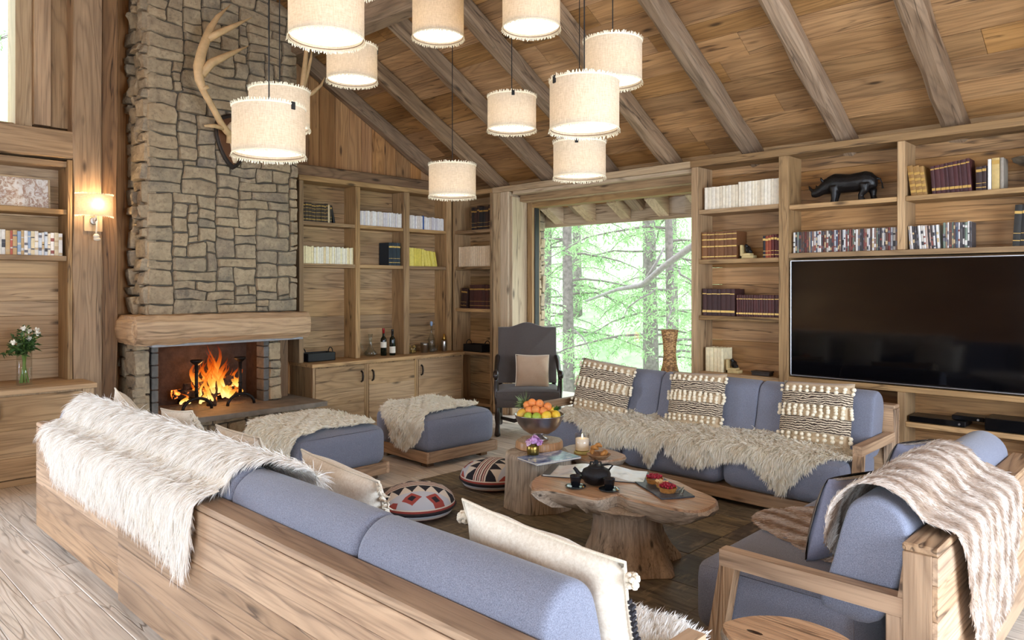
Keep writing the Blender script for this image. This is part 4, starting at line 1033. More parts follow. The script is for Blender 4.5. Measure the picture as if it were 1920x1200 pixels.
# ================================================================== POUFS
n = NT('kilim'); v, r = n.coords(False); sp = n.node('ShaderNodeSeparateXYZ'); n.l(v, sp.inputs[0]); X_, Y_, Z_ = sp.outputs
blkc, redc, whc, ltc = c(38, 36, 44), c(164, 74, 66), c(222, 210, 196), c(196, 198, 206)
sA = n.math('ABSOLUTE', X_)
stripes = n.ramp(n.math('FRACT', n.math('MULTIPLY', X_, 26.0)), [(0, whc), (.35, blkc), (.5, redc), (.62, whc), (.8, redc), (.9, blkc)], 'CONSTANT')
tri = n.math('DIVIDE', n.math('PINGPONG', Y_, .045), .045)
zz = n.math('GREATER_THAN', n.math('DIVIDE', n.math('SUBTRACT', sA, .055), .085), tri)
zig = n.mix(zz, blkc, whc)
dia = n.math('ADD', n.math('DIVIDE', n.math('PINGPONG', n.math('ADD', Y_, .05), .08), .08), n.math('ABSOLUTE', n.math('DIVIDE', n.math('SUBTRACT', sA, .195), .055)))
diam = n.ramp(dia, [(0, blkc), (.38, redc), (.85, ltc)], 'CONSTANT')
top = n.mix(n.math('GREATER_THAN', sA, .055), stripes, zig); top = n.mix(n.math('GREATER_THAN', sA, .14), top, diam)
side = n.ramp(n.math('MULTIPLY', Z_, 8.0), [(0, redc), (.18, whc), (.3, ltc), (.4, blkc), (.55, redc), (.72, whc), (.8, ltc)], 'CONSTANT')
n.l(n.mix(n.math('GREATER_THAN', Z_, .098), side, top), n.p.inputs['Base Color']); n.p.inputs['Roughness'].default_value = .95
n.bump(n.noise(v, 240, 2), .3, .004); kil = n.m
def pouf(label, x, y, rz, tilt=0):
    p = thing('pouf', label, 'floor cushion', (x, y, .012), (R(tilt), 0, rz), group='round kilim floor cushions')
    prof = [(.01, .0), (.16, .0), (.235, .02), (.262, .06), (.262, .09), (.245, .132), (.20, .17), (.13, .198), (.05, .212), (.005, .214)]
    ob('cover', MB().lathe(prof, 32), kil, p, smooth=True)
    ob('piping', MB().tube([(.266 * math.cos(a), .266 * math.sin(a), .07) for a in [2 * PI * i / 32 for i in range(33)]], .007, 6), plain('dark_piping', c(52, 46, 50), .9), p, smooth=True)
pouf('round ethnic-patterned floor cushion beside the log stump', -4.15, 4.09, R(20))
pouf('round ethnic-patterned floor cushion behind the fringed cream cushion', -4.02, 3.22, R(-35), 0)
# ================================================================== RUG
rug = thing('rug', 'dark patchwork hide rug under the log tables', 'rug', (-4.72, 2.22, 0))
n = NT('hide_patch'); v, r = n.coords()
tone = n.ramp(r, [(0, c(112, 100, 84)), (.2, c(146, 130, 100)), (.4, c(92, 86, 80)), (.6, c(160, 144, 110)), (.8, c(118, 108, 96)), (1, c(84, 78, 76))])
w_ = n.vmath('MULTIPLY', v, (3.0, 16.0, 1.0)); f = n.noise(w_, 1.6, 5, .7, .5)
w2_ = n.vmath('MULTIPLY', v, (14.0, 3.0, 1.0)); f2 = n.noise(w2_, 1.6, 4, .7)
col = n.mix(n.ramp(f, [(.35, 0.0), (.7, 1.0)]), tone, c(62, 54, 48)); col = n.mix(n.math('MULTIPLY', n.ramp(f2, [(.55, 0.0), (.75, 1.0)]), .6), col, c(176, 160, 128))
n.l(col, n.p.inputs['Base Color']); n.p.inputs['Roughness'].default_value = .5; n.p.inputs['Specular IOR Level'].default_value = .4; n.bump(n.math('ADD', f, f2), .25, .004)
PS = .41
for i in range(9):
    for j in range(7): bx('rug_patch', (i * PS + .001, (i + 1) * PS - .001, j * PS + .001, (j + 1) * PS - .001, .001, .009 + .002 * ((i * 7 + j * 3) % 2)), n.m, rug, .002)

# ================================================================== LOG TABLES
def ccl(P, n=3): return smoothpoly(P, n)
slabO = ccl([(-2.88, 3.16), (-2.80, 3.215), (-2.654, 3.238), (-2.575, 3.245), (-2.477, 3.26), (-2.465, 3.37), (-2.44, 3.41), (-2.349, 3.378), (-2.213, 3.383), (-2.028, 3.404), (-1.947, 3.482), (-1.985, 3.70), (-2.197, 3.806), (-2.354, 3.889), (-2.52, 3.913), (-2.64, 3.90), (-2.799, 3.88), (-2.94, 3.78), (-3.04, 3.56), (-3.03, 3.34)])
tb = thing('coffee_table', 'live-edge coffee table: polished slab on a flared tree stump', 'table', (-2.45, 3.5, 0))
def slabmesh(O, z, th, cx, cy, seed, under=.8):
    rings = []
    for k, (zz, s) in enumerate(((z - th, under * .8), (z - th * .95, under), (z - th * .6, .97), (z - th * .25, 1.012), (z - .012, 1.0), (z, .985))):
        rg = []
        for i, (x, y) in enumerate(O):
            j = 1 + (.075 * nz(i * .55, k * 1.3, seed) if k < 4 else 0)
            rg.append((cx + (x - cx) * s * j - tb.location.x, cy + (y - cy) * s * j - tb.location.y, zz + (.018 * nz(i * .8, k, seed + 3) if k < 3 else 0)))
        rings.append(rg)
    return rings
def slab2(rings, parent, z):
    m = MB().loft(rings); m.fm = [0 if all(m.v[i][2] > z - .014 for i in f) else 1 for f in m.f]
    return ob('slab', m, [wood('slab', 'x', 1.6, .28), wood('stump', 'x', 2.0, .5)], parent, smooth=True, angle=45)
slab2(slabmesh(slabO, .42, .11, -2.5, 3.55, 4), tb, .42)
def trunk(cx, cy, prof, n=36, seed=1, fl=.08, lobes=6):
    rings = []
    for r, z, f in prof:
        rings.append([(cx + r * (1 + f * fl * 4 * nz(math.cos(2 * PI * i / n) * lobes / 3, math.sin(2 * PI * i / n) * lobes / 3, z * .8 + seed) + .025 * nz(i * .9, z * 2, seed + 5)) * math.cos(2 * PI * i / n),
                       cy + r * (1 + f * fl * 4 * nz(math.cos(2 * PI * i / n) * lobes / 3, math.sin(2 * PI * i / n) * lobes / 3, z * .8 + seed) + .025 * nz(i * .9, z * 2, seed + 5)) * math.sin(2 * PI * i / n), z) for i in range(n)])
    return MB().loft(rings)
ob('stump', trunk(0, 0, [(.27, 0.012, 1.3), (.262, .03, 1.3), (.225, .09, 1.2), (.195, .17, 1), (.18, .25, .9), (.185, .31, .8), (.22, .345, .8)], 48, 7, .075, 8), wood('stump', 'z', 1.8, .6), tb, smooth=True, angle=60)
lg = thing('log_table', 'stepped log stump table under the fruit bowl', 'table', (-3.55, 3.96, 0))
ob('trunk', trunk(0, 0, [(.245, .012, .6), (.24, .1, .6), (.235, .25, .6), (.24, .36, .6), (.235, .392, .6), (.225, .40, .6)], 40, 3, .06), wood('stump', 'z', 1.6, .6), lg, smooth=True, angle=50)
ob('top_disc', trunk(-.07, .09, [(.165, .401, .5), (.175, .41, .5), (.172, .45, .5), (.165, .462, .5)], 36, 9, .06), wood('slab', 'z', 1.4, .3), lg, smooth=True, angle=50)
l2 = thing('log_table', 'small live-edge slab table under the candle', 'table', (-3.36, 4.33, 0))
tb2 = tb; tb = l2
sO = ccl([(-3.60, 4.27), (-3.431, 4.20), (-3.271, 4.13), (-3.14, 4.18), (-3.09, 4.40), (-3.236, 4.50), (-3.427, 4.52), (-3.628, 4.49)], 3)
slab2(slabmesh(sO, .36, .075, -3.36, 4.33, 8), l2, .36)
ob('trunk', trunk(0, 0, [(.17, .012, .8), (.15, .06, .8), (.12, .15, .8), (.13, .29, .8)], 30, 5, .1), wood('stump', 'z', 1.8, .6), l2, smooth=True, angle=60); tb = tb2
l3 = thing('log_table', 'polished burl slab side table at the bottom right corner', 'table', (-1.02, 2.36, 0))
tb = l3
sO = ccl([(-1.20, 2.27), (-1.205, 2.34), (-1.15, 2.44), (-1.04, 2.51), (-.90, 2.50), (-.80, 2.42), (-.80, 2.30), (-.90, 2.22), (-1.08, 2.19)], 4)
slab2(slabmesh(sO, .45, .12, -1.02, 2.36, 12), l3, .45)
ob('trunk', trunk(0, 0, [(.13, .0, .8), (.12, .1, .8), (.11, .25, .8), (.13, .34, .8)], 30, 15, .1), wood('stump', 'z', 1.8, .6), l3, smooth=True, angle=60)
ob('resin_knot', MB().ball(-.085, -.05, .447, .035, .012, .006), plain('resin', c(46, 30, 22), .1), l3, smooth=True); tb = tb2

# ================================================================== THINGS ON THE TABLES
pew = plain('pewter', c(186, 182, 182), .32, 1, var=.12, vs=12)
BX, BY, BZ = -3.62, 4.05, .463
bw = thing('fruit_bowl', 'polished metal footed bowl heaped with fruit on the log stump', 'bowl', (BX, BY, BZ))
ob('foot', MB().lathe([(.065, 0), (.068, .006), (.05, .016), (.03, .026), (.028, .035)], 26), pew, bw, smooth=True)
ob('bowl', MB().lathe([(.028, .034), (.07, .044), (.12, .075), (.158, .12), (.178, .168), (.184, .185), (.188, .188), (.182, .19), (.172, .166), (.15, .12), (.11, .08), (.06, .055), (.005, .048)], 36), pew, bw, smooth=True)
def fruit(kind, label, p, r, mat, stretch=1.0, tilt=0):
    o = thing(kind, label, 'fruit', (BX + p[0], BY + p[1], BZ + p[2]), (tilt, tilt * .7, tilt * 3), group='fruit in the metal bowl')
    m = MB().lathe([(max(.0005, r * math.sin(PI * i / 10) * (1 - .06 * (i < 3))), -r * stretch * math.cos(PI * i / 10) - (.10 * r if i == 10 else 0)) for i in range(11)], 18)
    ob('flesh', m, mat, o, smooth=True)
    ob('stem', MB().tube([(0, 0, r * stretch * .86), (.002, .001, r * stretch * 1.03)], [.003, .002], 5), plain('fruitstem', c(90, 70, 40), .7), o)
apr = plain('apricot', c(232, 142, 74), .45, var=.18, vs=14); lem = plain('lemon', c(236, 196, 62), .4, var=.08, vs=40, bump=.15, bs=160); lim = plain('lime', c(158, 178, 62), .4, var=.12, vs=30, bump=.1, bs=160); man = plain('mango', c(214, 168, 66), .4, var=.25, vs=9)
# view direction at the bowl: (-.67,.74); right is (.74,.67)
def vp(rr_, dd, z): return (.72 * rr_ - .694 * dd, .694 * rr_ + .72 * dd, z)
for i, (a, d, z, lb) in enumerate(((-.075, -.06, .225, 'left front'), (-.03, -.085, .235, 'middle front'), (-.055, -.02, .275, 'topmost'), (-.09, .0, .255, 'left rear'), (.0, -.03, .27, 'upper middle'), (.025, -.09, .225, 'right front'), (.06, -.04, .25, 'right'), (-.02, .05, .25, 'rear'), (.0, -.09, .19, 'lowest'))):
    fruit('apricot', 'orange apricot, %s of the apricots heaped in the bowl' % lb, vp(a, d, z), .032, apr, 1.0, i * .7)
fruit('mango', 'red-yellow mango at the left rim of the fruit bowl', vp(-.13, -.06, .2), .036, man, 1.2, .9)
fruit('lime', 'green lime, left of the two in the bowl', vp(-.085, -.115, .19), .033, lim, 1.1, 1.2); fruit('lime', 'green lime, right of the two in the bowl', vp(-.025, -.135, .19), .034, lim, 1.1, 1.1)
fruit('lemon', 'yellow lemon, left of the lemons in the bowl', vp(.045, -.13, .195), .036, lem, 1.2, .9); fruit('lemon', 'yellow lemon, right of the lemons at the bowl rim', vp(.115, -.085, .195), .036, lem, 1.25, 1.3); fruit('lemon', 'yellow lemon behind the others in the bowl', vp(.09, -.02, .21), .032, lem, 1.2, .4)
pn = thing('pineapple', 'pineapple lying in the fruit bowl, its leaves sticking out left', 'fruit', tuple(Vector((BX, BY, BZ)) + Vector(vp(-.03, .07, .2))), (0, 0, 0))
axis = Vector(vp(-.75, -.1, .5)).normalized()
pm = MB()
def along(t, r, n=12):
    a = axis.orthogonal().normalized(); b = axis.cross(a); return [tuple(axis * t + (a * math.cos(2 * PI * j / n) + b * math.sin(2 * PI * j / n)) * r) for j in range(n)]
pm.loft([along(-.09, .02), along(-.07, .045), along(-.02, .056), along(.04, .052), along(.075, .035), along(.085, .015)])
ob('fruit', pm, plain('pineapple_skin', c(150, 106, 46), .6, var=.4, vs=60, bump=1, bs=70), pn, smooth=True)
lv = MB(); r1 = random.Random(3); a0 = axis.orthogonal().normalized(); b0 = axis.cross(a0)
for i in range(34):
    an = i * 2.4; tl = .4 + .9 * (i / 34); d0 = (axis * (1.6 - tl) + (a0 * math.cos(an) + b0 * math.sin(an)) * tl).normalized(); L_ = r1.uniform(.08, .12)
    base = axis * .08; sd = d0.cross(axis).normalized() * .009; up_ = Vector((0, 0, -.012)) if i % 2 else (a0 * math.cos(an) + b0 * math.sin(an)) * .02
    p1, p2 = base + d0 * L_ * .5, base + d0 * L_ + up_
    lv.add([base - sd, base + sd, p1 + sd * .9, p1 - sd * .9, p2], [(0, 1, 2, 3), (3, 2, 4)])
ob('crown', lv, plain('crown_leaf', c(116, 138, 92), .5, var=.25, vs=40), pn)
ml = MB()
for i in range(14):
    an = i * .9; d0 = Vector((math.cos(an) * .8, math.sin(an) * .8, .8 + .3 * (i % 3))).normalized(); sd = d0.cross(Vector((0, 0, 1))).normalized() * .014
    ml.add([(0, 0, 0), tuple(d0 * .03 + sd), tuple(d0 * .065), tuple(d0 * .03 - sd)], [(0, 1, 2, 3)])
mt = thing('mint_sprig', 'green leafy sprig at the right of the fruit bowl', 'leaves', tuple(Vector((BX, BY, BZ)) + Vector(vp(.115, -.02, .2))))
ob('leaves', ml, plain('mint', c(64, 112, 40), .5), mt)
# little brass vase of peonies
pv = thing('flower_vase', 'small brass vase of pink peonies in front of the fruit bowl', 'vase', (-3.47, 3.815, .401))
brass2 = plain('old_brass', c(156, 134, 72), .3, 1)
ob('cup', MB().lathe([(.03, 0), (.04, .006), (.045, .04), (.044, .075), (.041, .078), (.041, .07), (.036, .01), (.003, .008)], 22), brass2, pv, smooth=True)
for i, (x, y, z, rr_, col) in enumerate(((.012, 0, .115, .038, (216, 168, 220)), (-.03, -.008, .095, .026, (222, 172, 214)), (.035, .022, .10, .03, (206, 156, 212)), (-.012, -.03, .095, .024, (226, 190, 216)), (-.03, .02, .1, .022, (232, 206, 214)))):
    m = MB(); r1 = random.Random(i)
    for k in range(26):
        d0 = Vector((r1.uniform(-1, 1), r1.uniform(-1, 1), r1.uniform(-.5, 1))).normalized(); s0 = d0.cross(Vector((.3, .2, 1))).normalized(); u0 = d0.cross(s0); P = Vector((x, y, z)); q = rr_ * r1.uniform(.7, 1)
        m.add([P + d0 * q * .5 - u0 * q * .4, P + d0 * q + s0 * q * .45, P + d0 * q * 1.05 + u0 * q * .45, P + d0 * q - s0 * q * .45], [(0, 1, 2, 3)])
    m.ball(x, y, z, rr_ * .7, n=8, m=6)
    ob('peony', m, plain('peony_%d' % i, c(*col), .7), pv)
ob('leaves', MB().add([(-.02, -.03, .075), (-.05, -.05, .085), (-.06, -.03, .08), (.03, -.03, .075), (.05, -.045, .08), (.06, -.02, .085)], [(0, 1, 2), (3, 4, 5)]), MATS['mint'], pv)
# candle
cd = thing('candle', 'lit white candle in a glass tumbler on the small slab', 'candle', (-3.39, 4.27, .361))
ob('coaster', MB().lathe([(.058, 0), (.06, .004), (.06, .014), (.055, .018), (.004, .018)], 26), plain('lime_base', c(204, 194, 122), .5), cd, smooth=True, angle=40)
ob('glass', MB().lathe([(.05, .018), (.053, .022), (.055, .145), (.0525, .145), (.05, .028), (.004, .024)], 28), MATS['thin_glass'], cd, smooth=True)
ob('wax', MB().lathe([(.049, .027), (.0495, .11), (.046, .112), (.02, .108), (.003, .108)], 26), plain('wax', c(244, 240, 230), .5, emis=c(255, 200, 140), es=.25), cd, smooth=True)
ob('flame', MB().lathe([(.001, .114), (.0045, .12), (.0055, .127), (.003, .137), (.0005, .146)], 10), plain('candle_flame', c(255, 220, 150), .5, emis=(1, .72, .35, 1), es=14), cd, smooth=True)
# croissant dish
cw = thing('pastry_bowl', 'small wooden bowl of crisp pastries beside the candle', 'bowl', (-3.20, 4.22, .361))
ob('bowl', MB().lathe([(.04, 0), (.06, .008), (.085, .03), (.088, .034), (.08, .032), (.05, .014), (.004, .01)], 24), wood('slab', 'z', 1.5), cw, smooth=True)
for i in range(8):
    r1 = random.Random(i + 40); a = r1.uniform(0, 6.28)
    m = MB().tube([(.055 * math.cos(a + t * 1.2) * (1 - .2 * t), .05 * math.sin(a + t * 1.2), .035 + .02 * (i % 3) + .012 * math.sin(PI * t)) for t in [k / 6 for k in range(7)]], [.006, .012, .016, .018, .016, .012, .005], 8)
    ob('pastry', m, plain('pastry', c(190, 132, 68), .55, var=.35, vs=60, bump=.5, bs=60), cw, smooth=True)
# magazine
mg = thing('magazine', 'blue mountain-cover magazine lying over the log stump', 'magazine', (-3.34, 3.84, .401), (0, 0, R(-12)))
n = NT('mountain_cover'); v, r = n.coords(False); f = n.noise(n.vmath('MULTIPLY', v, (9., 5., 1.)), 1.4, 6, .65, .5)
n.l(n.ramp(f, [(.35, c(64, 82, 128)), (.5, c(112, 134, 176)), (.62, c(214, 222, 236)), (.7, c(90, 112, 160))]), n.p.inputs['Base Color']); n.p.inputs['Roughness'].default_value = .12
bx('cover', (-.12, .12, -.19, .19, .012, .0145), n.m, mg, .0006); bx('pages', (-.117, .117, -.187, .187, .002, .0119), paper, mg, .0006); bx('back_cover', (-.12, .12, -.19, .19, 0, .0019), n.m, mg, .0006)
# open book
ok_ = thing('open_book', 'large open picture book on the live-edge table', 'book', (-2.80, 3.66, .4215), (0, 0, R(28)))
n = NT('photo_pages'); v, r = n.coords(False); f = n.noise(v, 9, 5, .6, .4)
n.l(n.ramp(f, [(.3, c(196, 202, 214)), (.45, c(232, 232, 236)), (.62, c(222, 214, 210)), (.75, c(150, 140, 140))]), n.p.inputs['Base Color']); n.p.inputs['Roughness'].default_value = .25
def leaf(s):
    def fn(u, v_): return (s * .31 * u, -.13 + .26 * v_, .006 + .026 * math.sin(PI * min(1, u * 1.35)) ** 1 * math.exp(-1.8 * u) * 1.6 + .003)
    return MB().grid(18, 2, fn)
for s in (-1, 1):
    ob('page', leaf(s), n.m, ok_, smooth=True)
    m = MB(); rg = []
    for u in [k / 18 for k in range(19)]:
        zt = .006 + .026 * math.sin(PI * min(1, u * 1.35)) * math.exp(-1.8 * u) * 1.6 + .0025
        rg.append([(s * .308 * u, -.128, .003), (s * .308 * u, .128, .003), (s * .308 * u, .128, zt), (s * .308 * u, -.128, zt)])
    ob('page_block', m.loft(rg), paper, ok_, smooth=True, angle=40)
    bx('cover', (min(0, s * .318), max(0, s * .318), -.135, .135, 0, .003), plain('navy_cover', c(48, 52, 70), .3), ok_, .001)
bx('margin_strip', (-.309, -.262, -.128, .128, .0125, .0135), plain('dark_strip', c(70, 68, 72), .3), ok_, .0004)
# teapot and cups
ci = plain('cast_iron', c(30, 30, 34), .42, .3, bump=.35, bs=220)
tp = thing('teapot', 'black cast-iron teapot on the live-edge table', 'teapot', (-2.665, 3.49, .4215), (0, 0, R(40)))
ob('body', MB().lathe([(.045, 0), (.07, .012), (.086, .04), (.088, .06), (.078, .085), (.05, .1), (.04, .103)], 30), ci, tp, smooth=True)
ob('lid', MB().lathe([(.05, .099), (.048, .105), (.025, .113), (.01, .116), (.008, .122), (.014, .132), (.011, .14), (.002, .142)], 24), ci, tp, smooth=True)
ob('spout', MB().tube([(-.075, 0, .045), (-.105, 0, .06), (-.122, 0, .085), (-.132, 0, .095)], [.02, .014, .011, .01], 12), ci, tp, smooth=True)
for s in (-1, 1): ob('ear', MB().tube([(s * .012, .055 * 1, .095), (s * .012, .06, .115), (s * .03, .055, .118), (s * .034, .05, .098)], .006, 6), ci, tp, smooth=True)
ob('handle', MB().tube([(.072, 0, .08), (.098, 0, .112), (.07, 0, .118), (.03, 0, .113)], [.006, .006, .006, .005], 6), ci, tp, smooth=True)
for k, (x, y) in enumerate(((-2.705, 3.345), (-2.525, 3.43))):
    g = thing('tea_cup', ['black tea cup on a saucer left of the teapot', 'black tea cup on a saucer right of the teapot'][k], 'cup', (x, y, .4215), (0, 0, R(30)), group='black tea cups')
    ob('saucer', MB().lathe([(.03, 0), (.055, .004), (.062, .009), (.06, .011), (.045, .007), (.003, .006)], 26), plain('glaze', c(38, 44, 50), .12), g, smooth=True)
    ob('cup', MB().lathe([(.02, .007), (.026, .012), (.034, .066), (.0345, .07), (.031, .068), (.022, .016), (.002, .013)], 24), plain('glaze2', c(22, 24, 30), .12), g, smooth=True)
    ob('spoon', MB().tube([(.035, .02, .013), (.045, -.005, .013), (.05, -.03, .012)], [.004, .002, .006], 6), plain('gold_metal', c(200, 160, 90), .25, 1), g, smooth=True)
# slate with tarts and forks
sb = thing('slate_board', 'grey slate serving board holding the tarts', 'board', (-2.32, 3.67, .4215), (0, 0, R(-32)))
ob('slab', MB().prism([(-.20, -.10), (-.08, -.104), (.08, -.098), (.20, -.103), (.203, .0), (.20, .10), (.05, .104), (-.1, .098), (-.2, .103), (-.203, .01)], 0, .008), plain('slate', c(72, 78, 88), .4, var=.2, bump=.5, bs=50), sb)
ca, sa = math.cos(R(-32)), math.sin(R(-32))
def onsl(u, w): return (-2.32 + ca * u - sa * w, 3.67 + sa * u + ca * w, .430)
for k, (u, w, lb) in enumerate(((-.105, .0, 'raspberry tart at the back of the slate'), (.09, -.01, 'raspberry tart at the front of the slate'))):
    p = onsl(u, w); g = thing('berry_tart', lb, 'tart', p, group='raspberry tarts')
    nn = 24; rg = [[((r * (1 + .03 * (j % 2))) * math.cos(2 * PI * j / nn), (r * (1 + .03 * (j % 2))) * math.sin(2 * PI * j / nn), z) for j in range(nn)] for r, z in ((.042, 0), (.05, .024), (.053, .026), (.047, .027), (.045, .02), (.004, .02))]
    ob('crust', MB().loft(rg), MATS['pastry'], g, smooth=True, angle=30)
    m = MB(); r1 = random.Random(k)
    for i in range(34):
        a = i * 2.4; r = .0072 * math.sqrt(i); m.ball(r * math.cos(a), r * math.sin(a), .03 + r1.uniform(0, .012) + .006 * (1 - r / .045), .0085, n=6, m=5)
    ob('raspberries', m, plain('raspberry', c(164, 26, 52), .35, var=.3, vs=120, bump=.6, bs=260), g, smooth=True, kind='stuff')
p = onsl(-.008, .0); g = thing('nut_tart', 'almond tart between the two raspberry tarts', 'tart', p)
ob('crust', MB().lathe([(.03, 0), (.036, .02), (.037, .024), (.004, .024)], 20), MATS['pastry'], g, smooth=True, angle=40)
m = MB(); r1 = random.Random(8)
for i in range(30):
    a = r1.uniform(0, 6.3); r = .032 * math.sqrt(r1.random()); q = Matrix.Translation((r * math.cos(a), r * math.sin(a), .027 + r1.uniform(0, .01))) @ Matrix.Rotation(a, 4, 'Z') @ Matrix.Rotation(r1.uniform(-.5, .5), 4, 'X')
    m.box(-.011, .011, -.005, .005, -.001, .001, 0, M=q)
ob('almond_flakes', m, plain('almond', c(232, 196, 140), .5), g, kind='stuff')
for k, (u0, w0, ln) in enumerate(((.09, .065, .15), (.13, .06, .14))):
    p = onsl(u0, w0); g = thing('dessert_fork', ['left', 'right'][k] + ' steel dessert fork beside the tarts', 'fork', p, (0, 0, R(-75 + 12 * k)), group='dessert forks')
    ob('handle', MB().tube([(-.075, 0, .004), (-.03, 0, .006), (.02, 0, .007), (.035, 0, .006)], [.005, .003, .0025, .004], 6, flat=.5), steel, g, smooth=True)
    for t in (-.006, 0, .006): ob('tine', MB().tube([(.033, t, .006), (.055, t, .004), (.075, t, .007)], [.0022, .002, .001], 5), steel, g, smooth=True)
# wicker vase on the window sill
wk = thing('wicker_vase', 'tall flared wicker vase standing by the window', 'vase', (-3.93, 6.35, 0))
n = NT('wicker'); v, r = n.coords(False); vv = n.vmath('MULTIPLY', v, (1., 1., 1.6)); vo = n.node('ShaderNodeTexVoronoi'); vo.inputs['Scale'].default_value = 42; n.l(vv, vo.inputs['Vector'])
n.l(n.ramp(vo.outputs['Distance'], [(.0, c(214, 172, 116)), (.4, c(186, 142, 90)), (.7, c(120, 86, 52))]), n.p.inputs['Base Color']); n.p.inputs['Roughness'].default_value = .7; n.bump(vo.outputs['Distance'], -.9, .01)
ob('body', MB().lathe([(.13, 0), (.15, .02), (.155, .25), (.14, .5), (.105, .70), (.072, .82), (.062, .92), (.066, 1.02), (.08, 1.12), (.084, 1.16), (.074, 1.16), (.055, .95)], 30), n.m, wk, smooth=True)
ob('rim', MB().tube([(.081 * math.cos(a), .081 * math.sin(a), 1.16) for a in [2 * PI * i / 24 for i in range(25)]], .008, 6), n.m, wk, smooth=True)
# ================================================================== FUR
def inpoly(px, py, P):
    r = np.zeros(len(px), bool); j = len(P) - 1
    for i in range(len(P)):
        xi, yi = P[i]; xj, yj = P[j]
        k = ((yi > py) != (yj > py)) & (px < (xj - xi) * (py - yi) / (yj - yi + 1e-12) + xi); r ^= k; j = i
    return r
def pn2(x, y, s):   # cheap smooth noise
    return (np.sin(x * 2.3 * s + 1.3) * np.cos(y * 2.9 * s + .7) + .6 * np.sin(x * 5.1 * s + y * 3.7 * s + 2.1) + .4 * np.cos(x * 7.7 * s - y * 8.3 * s)) / 2
def fur(name, label, group, path, M, poly, n, length, lay, gravity, mat, hidemat, width=.0022, seg=3, seed=1, lump=.006, flow=(0, 1), stripe=None, curl=.3, cat='fur throw', lift=.006):
    """path: (y,z) polyline draped over; surface = x * path arclength s; poly = outline in (x,s); M places it"""
    rng = np.random.default_rng(seed); P = np.array(smooth_open(path, 6)); d = np.r_[0, np.cumsum(np.hypot(*np.diff(P, axis=0).T))]
    T = np.gradient(P, d, axis=0); T /= np.linalg.norm(T, axis=1)[:, None]
    Nn = np.c_[-T[:, 1], T[:, 0]]
    if Nn[np.argmax(P[:, 1])][1] < 0: Nn = -Nn
    def surf(x, s):
        f = lambda A: np.interp(s, d, A)
        ln = lump * pn2(x, s, 4.) + lump * .6 * pn2(x + 3, s, 9.) + lift
        N = np.c_[np.zeros_like(x), f(Nn[:, 0]), f(Nn[:, 1])]; N /= np.linalg.norm(N, axis=1)[:, None]
        Tt = np.c_[np.zeros_like(x), f(T[:, 0]), f(T[:, 1])]
        return np.c_[x, f(P[:, 0]), f(P[:, 1])] + N * ln[:, None], N, Tt
    poly = smoothpoly(poly, 5); pa = np.array(poly); x0, y0 = pa.min(0); x1, y1 = pa.max(0)
    # ragged outline
    th = thing(name, label, cat, (0, 0, 0), group=group); th.matrix_basis = M
    # hide
    gs = .02; nx, ns = int((x1 - x0) / gs) + 2, int((y1 - y0) / gs) + 2
    gx, gy = np.meshgrid(x0 + np.arange(nx) * gs, y0 + np.arange(ns) * gs, indexing='ij'); fx_, fy_ = gx.ravel(), gy.ravel()
    V, _, _ = surf(fx_, fy_); V2 = V
    cx_, cy_ = gx[:-1, :-1] + gs / 2, gy[:-1, :-1] + gs / 2; inn = inpoly(cx_.ravel(), cy_.ravel(), poly).reshape(nx - 1, ns - 1)
    I, J = np.nonzero(inn); a = I * ns + J; F = np.c_[a, a + ns, a + ns + 1, a + 1]
    used = np.unique(F); rm = np.full(len(V), -1); rm[used] = np.arange(len(used))
    mb = MB(); mb.v = [tuple(p) for p in V[used]]; mb.f = [tuple(q) for q in rm[F]]; mb.fm = [0] * len(mb.f)
    ob('hide', mb, hidemat, th, smooth=True)
    # strands
    k = int(n * (x1 - x0) * (y1 - y0) / max(1e-6, .6 * (x1 - x0) * (y1 - y0)) * 1.2)
    rx_, ry_ = rng.uniform(x0, x1, k), rng.uniform(y0, y1, k); ok = inpoly(rx_, ry_, poly); rx_, ry_ = rx_[ok][:n], ry_[ok][:n]; m = len(rx_)
    B, N, Tt = surf(rx_, ry_)
    fd = flow(rx_, ry_) if callable(flow) else (np.full(m, flow[0]), np.full(m, flow[1]))
    c1, c2 = pn2(rx_ * 3, ry_ * 3, 5.), pn2(rx_ * 3 + 9, ry_ * 3 + 4, 5.)
    c3, c4 = pn2(rx_, ry_, 24.), pn2(rx_ + 5, ry_ + 2, 24.)
    Xd = np.zeros((m, 3)); Xd[:, 0] = 1
    D = N * (1 - lay) + Tt * (lay * fd[1] + curl * .6 * c1 + curl * .5 * c3)[:, None] + Xd * (lay * fd[0] + curl * .6 * c2 + curl * .5 * c4)[:, None] + rng.normal(0, .13, (m, 3))
    D /= np.linalg.norm(D, axis=1)[:, None]
    L = length * rng.uniform(.65, 1.15, m) * (1 + .2 * c1)
    Rm = np.array(M.to_3x3()); g = np.linalg.inv(Rm) @ np.array([0, 0, -1.])
    side = np.cross(D, rng.normal(0, 1, (m, 3))); side /= np.linalg.norm(side, axis=1)[:, None]
    W_ = width * rng.uniform(.7, 1.3, m)
    pts = [B - N * .002]; dd = D.copy()
    for q in range(seg):
        pts.append(pts[-1] + dd * (L / seg)[:, None]); dd = dd + g * gravity + rng.normal(0, .05, (m, 3)) - N * (.12 * lay)
        dd /= np.linalg.norm(dd, axis=1)[:, None]
    # keep strands above the surface
    vs = []
    for q in range(seg): w = W_ * (1 - .55 * q / seg); vs += [pts[q] - side * w[:, None], pts[q] + side * w[:, None]]
    vs.append(pts[seg]); K = 2 * seg + 1
    VV = np.stack(vs, 1).reshape(-1, 3)
    base = np.arange(m) * K; loops = []; starts = []; tot = []
    quads = [np.c_[base + 2 * q, base + 2 * q + 1, base + 2 * q + 3, base + 2 * q + 2] for q in range(seg - 1)]
